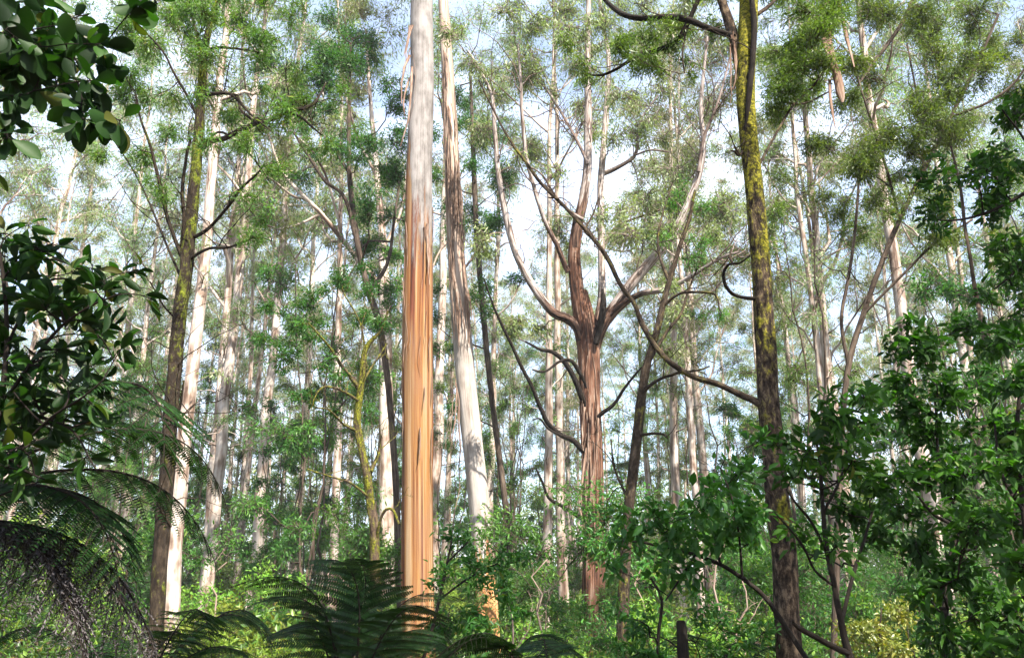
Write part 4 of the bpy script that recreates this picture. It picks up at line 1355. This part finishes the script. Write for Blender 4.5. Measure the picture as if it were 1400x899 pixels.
# ================================================================== NEAR LEAVES (left)
def big_leaf_branch(seed, boughs, whorls, Y, L, W, tmpl, mat, name, label, cat, wn, loc=None, nper=(5, 9), droop=.35, bright=()):
    T = Tree(seed)
    r = T.rng
    for i, (pts, dy) in enumerate(boughs):
        T.pxline(pts, Y, dy, wig=.25, sides=7, rootdown=(loc is None and i == 0))
    for px, py, rp in whorls:
        c = at(px, py, Y + r.normal() * .12)
        a, ar = T.nearest(c)
        d = np.linalg.norm(c - a)
        t = np.linspace(0, 1, 6)[:, None]
        mid = (a + c) / 2 + r.normal(size=3) * d * .12
        Pq = (1 - t) ** 2 * a + 2 * t * (1 - t) * mid + t ** 2 * c
        T.line(Pq, np.linspace(min(ar, .005), .0022, 6), 5)
        n = r.integers(*nper)
        tang = unit(c - a)
        u = r.uniform(.45, 1.0, n)[:, None]
        p = (1 - u) ** 2 * a + 2 * u * (1 - u) * mid + u ** 2 * c
        D = tang * .45 + r.normal(size=(n, 3)) * .62 + np.array([0, 0, -droop])
        D = unit(D)
        R = rp * mpp(c)
        st = p + D * .018
        tubes(T.wood, np.stack([p, p * .5 + st * .5, st], 1), np.full((n, 3), .0013), 4)
        sc = r.uniform(.65, 1.15, n)
        leaves(T.leaf, tmpl, st, D, L * sc, W * sc * r.uniform(.85, 1.15, n), 0, r.random(n), .35, r)
    return T.finish(name, label, cat, M['dark_twig'], mat, 'foliage', wn, loc=loc)


big_leaf_branch(81, [([(-120, -70, 5), (-40, -20, 4), (20, 25, 3.4), (70, 60, 3), (110, 95, 2.6), (140, 130, 2)], .2), ([(-90, 90, 4), (-20, 95, 3), (40, 100, 2.4), (100, 103, 2)], .1), ([(-40, -20, 3), (60, -30, 3), (150, -20, 2.6), (210, -10, 2)], .1)],
                [(15, 15, 30), (60, 15, 30), (90, 60, 30), (30, 60, 30), (50, 90, 30), (80, 120, 30), (130, 60, 24), (10, 90, 30), (45, 125, 24), (35, 30, 40), (75, 35, 40), (20, 75, 40), (100, 75, 36), (60, 60, 30), (130, 110, 36), (110, 150, 30), (150, 155, 36), (165, 165, 30), (20, 100, 40), (5, 130, 40), (120, 20, 36), (145, 60, 20), (190, 5, 30), (215, 5, 24), (50, 5, 36), (5, 170, 30),
                 (10, 190, 30), (110, 165, 20), (140, 90, 24), (5, 40, 40), (85, 100, 24)],
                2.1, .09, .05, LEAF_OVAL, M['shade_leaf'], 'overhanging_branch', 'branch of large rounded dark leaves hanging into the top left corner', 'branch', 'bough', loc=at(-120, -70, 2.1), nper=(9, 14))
wh = []
r8 = np.random.default_rng(8)
for cx, cy, n in [(15, 260, 4), (25, 330, 6), (60, 370, 7), (95, 400, 7), (130, 420, 6), (165, 430, 5), (40, 440, 7), (85, 470, 7), (125, 480, 5), (20, 500, 6), (70, 530, 6), (110, 550, 6), (145, 565, 3), (30, 580, 6), (75, 590, 4), (135, 630, 3), (20, 630, 6), (60, 640, 3), (155, 385, 3), (5, 400, 6), (10, 560, 6), (20, 660, 4)]:
    for q in range(n - 1):
        wh.append((cx + r8.normal() * 20, cy - 22 + r8.normal() * 20, 24))
big_leaf_branch(82, [([(-60, 960, 12), (-40, 800, 10), (-20, 660, 9), (0, 560, 8), (10, 470, 6), (5, 380, 5), (-10, 300, 4)], 0),
                     ([(0, 560, 6), (40, 500, 5), (80, 450, 4), (120, 420, 3), (165, 400, 2)], -.2), ([(10, 470, 4), (45, 400, 3.4), (80, 380, 3), (130, 390, 2)], .1), ([(5, 380, 3), (40, 340, 2.6), (90, 360, 2)], 0),
                     ([(-20, 660, 6), (30, 610, 4), (70, 570, 3.4), (110, 545, 3), (140, 520, 2)], -.2), ([(60, 570, 3), (100, 590, 3), (130, 640, 2)], -.1), ([(-10, 600, 4), (30, 640, 3), (60, 655, 2)], -.1)],
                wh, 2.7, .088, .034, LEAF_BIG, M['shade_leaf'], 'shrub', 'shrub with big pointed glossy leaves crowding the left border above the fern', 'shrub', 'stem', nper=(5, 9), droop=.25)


# ================================================================== TREE FERNS
def frond_mesh(name, mat, length=1.0, rise=.45, fall=.75, npin=26, pin=.24, dead=False, seed=1, wlf=.17, wid=.85):
    r = np.random.default_rng(seed)
    mbb = MB()
    n = 30
    t = np.linspace(0, 1, n)
    x = length * (t - .12 * t ** 3)
    z = length * (rise * np.sin(t * math.pi * .55) - fall * t ** 2.3)
    P = np.stack([x, .03 * length * np.sin(t * 3 + seed), z], -1)
    tubes(mbb, P, (.011 * (1 - .85 * t)) * length / 1.6, 5, 1)
    s0, d0, l0, n0 = [], [], [], []
    for k in range(npin):
        u = .14 + .85 * k / (npin - 1)
        p = np.array([np.interp(u, t, P[:, i]) for i in range(3)])
        tg = unit(np.array([np.interp(min(1, u + .03), t, P[:, i]) for i in range(3)]) - np.array([np.interp(u - .03, t, P[:, i]) for i in range(3)]))
        prof = math.sin(min(1, (u - .02) / .42) * math.pi / 2) ** 1.0 if u < .44 else (1 - ((u - .44) / .56) ** 1.5)
        ln0 = pin * length * max(.06, prof)
        for sgn in (-1, 1):
            ln = ln0
            side = np.array([0, sgn, 0.0])
            d = side * .9 + tg * (.35 + .25 * u) + np.array([0, 0, -.15]) + r.normal(size=3) * .05
            if dead:
                d = side * .75 + tg * .6 + np.array([0, 0, -.45]) + r.normal(size=3) * .16
            d = unit(d)
            m = 7
            ln *= r.uniform(.86, 1.08)
            if r.random() < .05:
                ln *= r.uniform(.3, .7)
            q = np.linspace(0, 1, m)[:, None]
            L_ = p + d * ln * q + np.array([0, 0, -.22 * ln]) * q ** 2 + (r.normal(size=3) * ln * .15 * q ** 2 if dead else 0)
            s0.append(L_)
            d0.append(d)
            l0.append(ln)
            n0.append(unit(np.cross(tg, side)) * sgn)
    S = np.array(s0)
    tubes(mbb, S, np.linspace(.0022, .0007, 7)[None] * np.ones((len(S), 1)) * length, 3, 1)
    npl = 22 if dead or wlf < .15 else 18
    bp, bd, bl, bw, bv = [], [], [], [], []
    for L_, d, ln in zip(s0, d0, l0):
        u = np.linspace(.04, .985, npl)
        pts = np.stack([np.interp(u, np.linspace(0, 1, 7), L_[:, i]) for i in range(3)], -1)
        tg = unit(np.gradient(pts, axis=0))
        upv = np.array([0, 0, 1.0])
        side = unit(np.cross(tg, upv))
        wl = wlf * ln * (1 - u ** 2.2 * .9) + .004
        for sg in (-1, 1):
            dd = side * sg * .88 + tg * .42 + np.array([0, 0, -.12])
            if dead:
                dd = dd + r.normal(size=dd.shape) * .3
            bp.append(pts)
            bd.append(dd)
            bl.append(wl)
            bw.append(np.full(npl, ln / npl * wid))
            bv.append(np.full(npl, r.random()) * .5 + r.random(npl) * .5)
    bp, bd, bl, bw, bv = map(np.concatenate, (bp, bd, bl, bw, bv))
    leaves(mbb, LEAF_THIN, bp, bd, bl, bw, 0, bv, up=.85, rng=r)
    me = mbb.build(name, [mat, M['dark_twig']])
    mesh = me.data
    bpy.data.objects.remove(me)
    return mesh


FR = [frond_mesh('frond', M['fern_leaf'], rise=.55, fall=.62, seed=1), frond_mesh('frond', M['fern_leaf'], rise=.75, fall=.6, seed=2), frond_mesh('frond', M['fern_leaf'], rise=.4, fall=.8, seed=3)]
BIG = [frond_mesh('frond', M['fern_leaf'], rise=.55, fall=.45, npin=17, pin=.32, wlf=.12, seed=11), frond_mesh('frond', M['fern_leaf'], rise=.8, fall=.5, npin=16, pin=.34, wlf=.12, seed=12),
       frond_mesh('frond', M['fern_leaf'], rise=.35, fall=.5, npin=18, pin=.3, wlf=.12, seed=13)]
DEAD = [frond_mesh('dead_frond', M['dead_fern'], rise=.22, fall=.66, pin=.26, npin=30, dead=True, seed=4, wlf=.10, wid=.6), frond_mesh('dead_frond', M['dead_fern'], rise=.12, fall=.6, pin=.25, npin=28, dead=True, seed=5, wlf=.10, wid=.6)]
fern_trunk_mat = M['brown_bark']


def tree_fern(x, y, h, length, n, label, group=None, dead=0, azs=None, seed=0, tilt=0.0, dead_az=None, dead_tilt=0.0, meshes=None):
    r = np.random.default_rng(seed + 900)
    g = base(x, y)
    root = thing('tree_fern', label, 'fern', g, group)
    mbb = MB()
    t = np.linspace(0, 1, 10)
    P = np.stack([.03 * np.sin(t * 3), .02 * np.cos(t * 2), -.1 + (h + .12) * t], -1)
    tubes(mbb, P, .08 + .02 * np.cos(t * 9) + .02 * (1 - t), 12, lump=.12, seed=seed)
    mbb.build('trunk', fern_trunk_mat, root)
    for k in range(n):
        az = math.radians(azs[k]) if azs is not None and k < len(azs) else k * 6.283 / n + r.uniform(-.2, .2)
        o = bpy.data.objects.new('frond', (meshes or FR)[int(r.integers(0, 3))])
        COL.objects.link(o)
        o.parent = root
        o.location = (.05 * math.cos(az), .05 * math.sin(az), h)
        s = length * r.uniform(.85, 1.12)
        o.scale = (s, s, s)
        o.rotation_euler = (r.normal() * .12, r.uniform(-.35, .2) + tilt, az)
    for k in range(dead):
        az = math.radians(dead_az[k % len(dead_az)]) + r.normal() * .12 if dead_az else r.uniform(0, 6.28)
        o = bpy.data.objects.new('dead_frond', DEAD[k % 2])
        COL.objects.link(o)
        o.parent = root
        o.location = (.05 * math.cos(az), .05 * math.sin(az), h - .08 - .03 * (k % 5))
        s = length * r.uniform(.85, 1.15)
        o.scale = (s, s, s)
        o.rotation_euler = (r.normal() * .15, r.uniform(-.12, .3) + dead_tilt, az)
        o['label'] = 'grey withered frond hanging down'
    return root


tree_fern(-2.6, 3.3, 2.06, 1.3, 11, 'tree fern with grey withered fronds filling the bottom left corner', dead=7, seed=1, tilt=.24, azs=[-24, -10, 2, 14, 28, 45, 70, 110, 160, 200, 235], meshes=BIG,
          dead_az=[-34, -25, -17, -9, -2, -44, 6], dead_tilt=.05)
tree_fern(-.92, 4.7, .85, 1.1, 10, 'dark tree fern standing before the foot of the orange trunk', seed=2, tilt=-.66, azs=[100, 75, 130, -95, 55, 150, 20, 165, -50, 215], meshes=BIG)
tree_fern(.35, 5.6, .45, 1.25, 11, 'tree fern spreading low in front of the forked gum', seed=3, tilt=-.1)
tree_fern(-3.3, 7.0, .7, 1.5, 11, 'tree fern half hidden below the mossy dark stem', seed=4)
tree_fern(-.2, 8.5, .5, 1.4, 11, 'tree fern low between the orange trunk and the white trunk', seed=5)
tree_fern(2.3, 9.5, .6, 1.4, 10, 'tree fern deep in the undergrowth below the slender stem', seed=6)
tree_fern(-1.7, 11.5, .8, 1.6, 10, 'tree fern further back left of the orange trunk', seed=7)

# ================================================================== unseen trees added behind the viewpoint to shade the near plants
for k, (x, y, tx, ty, seed) in enumerate([(-5.5, -5.0, -.5, -1.0, 91), (7.0, -5.5, 4.0, -.6, 92), (11.5, -2.0, 6.6, 2.0, 93)]):
    T = Tree(seed)
    b = base(x, y)
    P = smooth_line([(b[0], b[1], -.2), (x * .98, y, 3.0), (x * .9 + tx * .1, y * .9 + ty * .1, 6), ((x + tx) / 2, (y + ty) / 2, 9.5), (tx, ty, 12)], 24)
    T.line(P, np.linspace(.2, .04, 24), 9, .04)
    r = T.rng
    for q in range(22):
        c = np.array([tx, ty, 10.8]) + np.array([r.uniform(-4, 4), r.uniform(-2.6, 2.6), r.uniform(-1.2, 2.4)])
        T.blob(c, r.uniform(.9, 1.5), 800, .14, .05, twig_r=.006, droop=.3)
    T.finish('leafy_tree', ['leafy tree arching over the viewpoint from behind it', 'leafy tree leaning over the near shrubs from behind the viewpoint', 'leafy tree beside the viewpoint shading the near shrubs'][k], 'tree', M['brown_bark'], M['green_leaf'])

# ================================================================== undergrowth and far woods nobody could count
def height_noise(x, y):
    return .5 + .28 * np.sin(x * .9 + 1.3 * np.sin(y * .37)) + .22 * np.sin(y * 1.1 + x * .31) + .2 * np.sin(x * 2.3 + y * 1.7)


ru = np.random.default_rng(77)
n = 150000
Y = 11 + 110 * ru.random(n) ** 1.15
x = ru.uniform(-.95, .95, n) * Y
hh = np.clip(height_noise(x, Y), .08, 1.3) * (1.0 + Y * .022)
z = ground_z(x, Y) + hh * ru.random(n) ** .75
mb = MB()
leaves(mb, LEAF_FAR, np.stack([x, Y, z], -1), ru.normal(size=(n, 3)) + [0, 0, -.1], .10 + .004 * Y, .045 + .0018 * Y, 0, np.clip(.5 + .35 * np.sin(x * .7) * np.cos(Y * .6) + .25 * ru.normal(size=n), 0, 1), .4, ru)
o = mb.build('undergrowth', M['undergrowth_leaf'], smooth=False)
o['kind'] = 'stuff'
o['label'] = 'low green undergrowth covering the forest floor'

n = 150000
Y = 92 + 58 * ru.random(n)
x = ru.uniform(-.9, .9, n) * Y
zz = ru.random(n)
top = 22 * np.clip(.75 + .3 * np.sin(x * .11) + .25 * np.sin(x * .29 + Y * .1), .3, 1.3)
keep = ru.random(n) < .45 + .55 * (np.sin(x * .8 + zz * 5) * np.sin(zz * 17 + x * .35) > -.2)
z = zz * top
mb = MB()
leaves(mb, LEAF_FAR, np.stack([x, Y, z], -1)[keep], ru.normal(size=(int(keep.sum()), 3)) + [0, 0, -.6], .75, .24, 0, None, 0, ru)
o = mb.build('far_woods', M['gum_leaf'], smooth=False)
o['kind'] = 'stuff'
o['label'] = 'pale far woods closing the view between the trunks'

hz = MB()
x0, x1, y0, y1, z0, z1 = -1260, 1260, -1230, 1290, -1.5, 80
c = [(x0, y0, z0), (x1, y0, z0), (x1, y1, z0), (x0, y1, z0), (x0, y0, z1), (x1, y0, z1), (x1, y1, z1), (x0, y1, z1)]
hz.add(c, [(0, 3, 2, 1), (4, 5, 6, 7), (0, 1, 5, 4), (1, 2, 6, 5), (2, 3, 7, 6), (3, 0, 4, 7)])
hm, ht, ho = new_mat('haze_air')
pv = ht.nodes.new('ShaderNodeVolumePrincipled')
pv.inputs['Color'].default_value = (.93, .96, 1, 1)
pv.inputs['Density'].default_value = .0005
pv.inputs['Anisotropy'].default_value = 0.0
ht.links.new(pv.outputs['Volume'], ho.inputs['Volume'])
o = hz.build('haze', hm, smooth=False)
o['kind'] = 'stuff'
o['label'] = 'thin pale haze between the far trees'
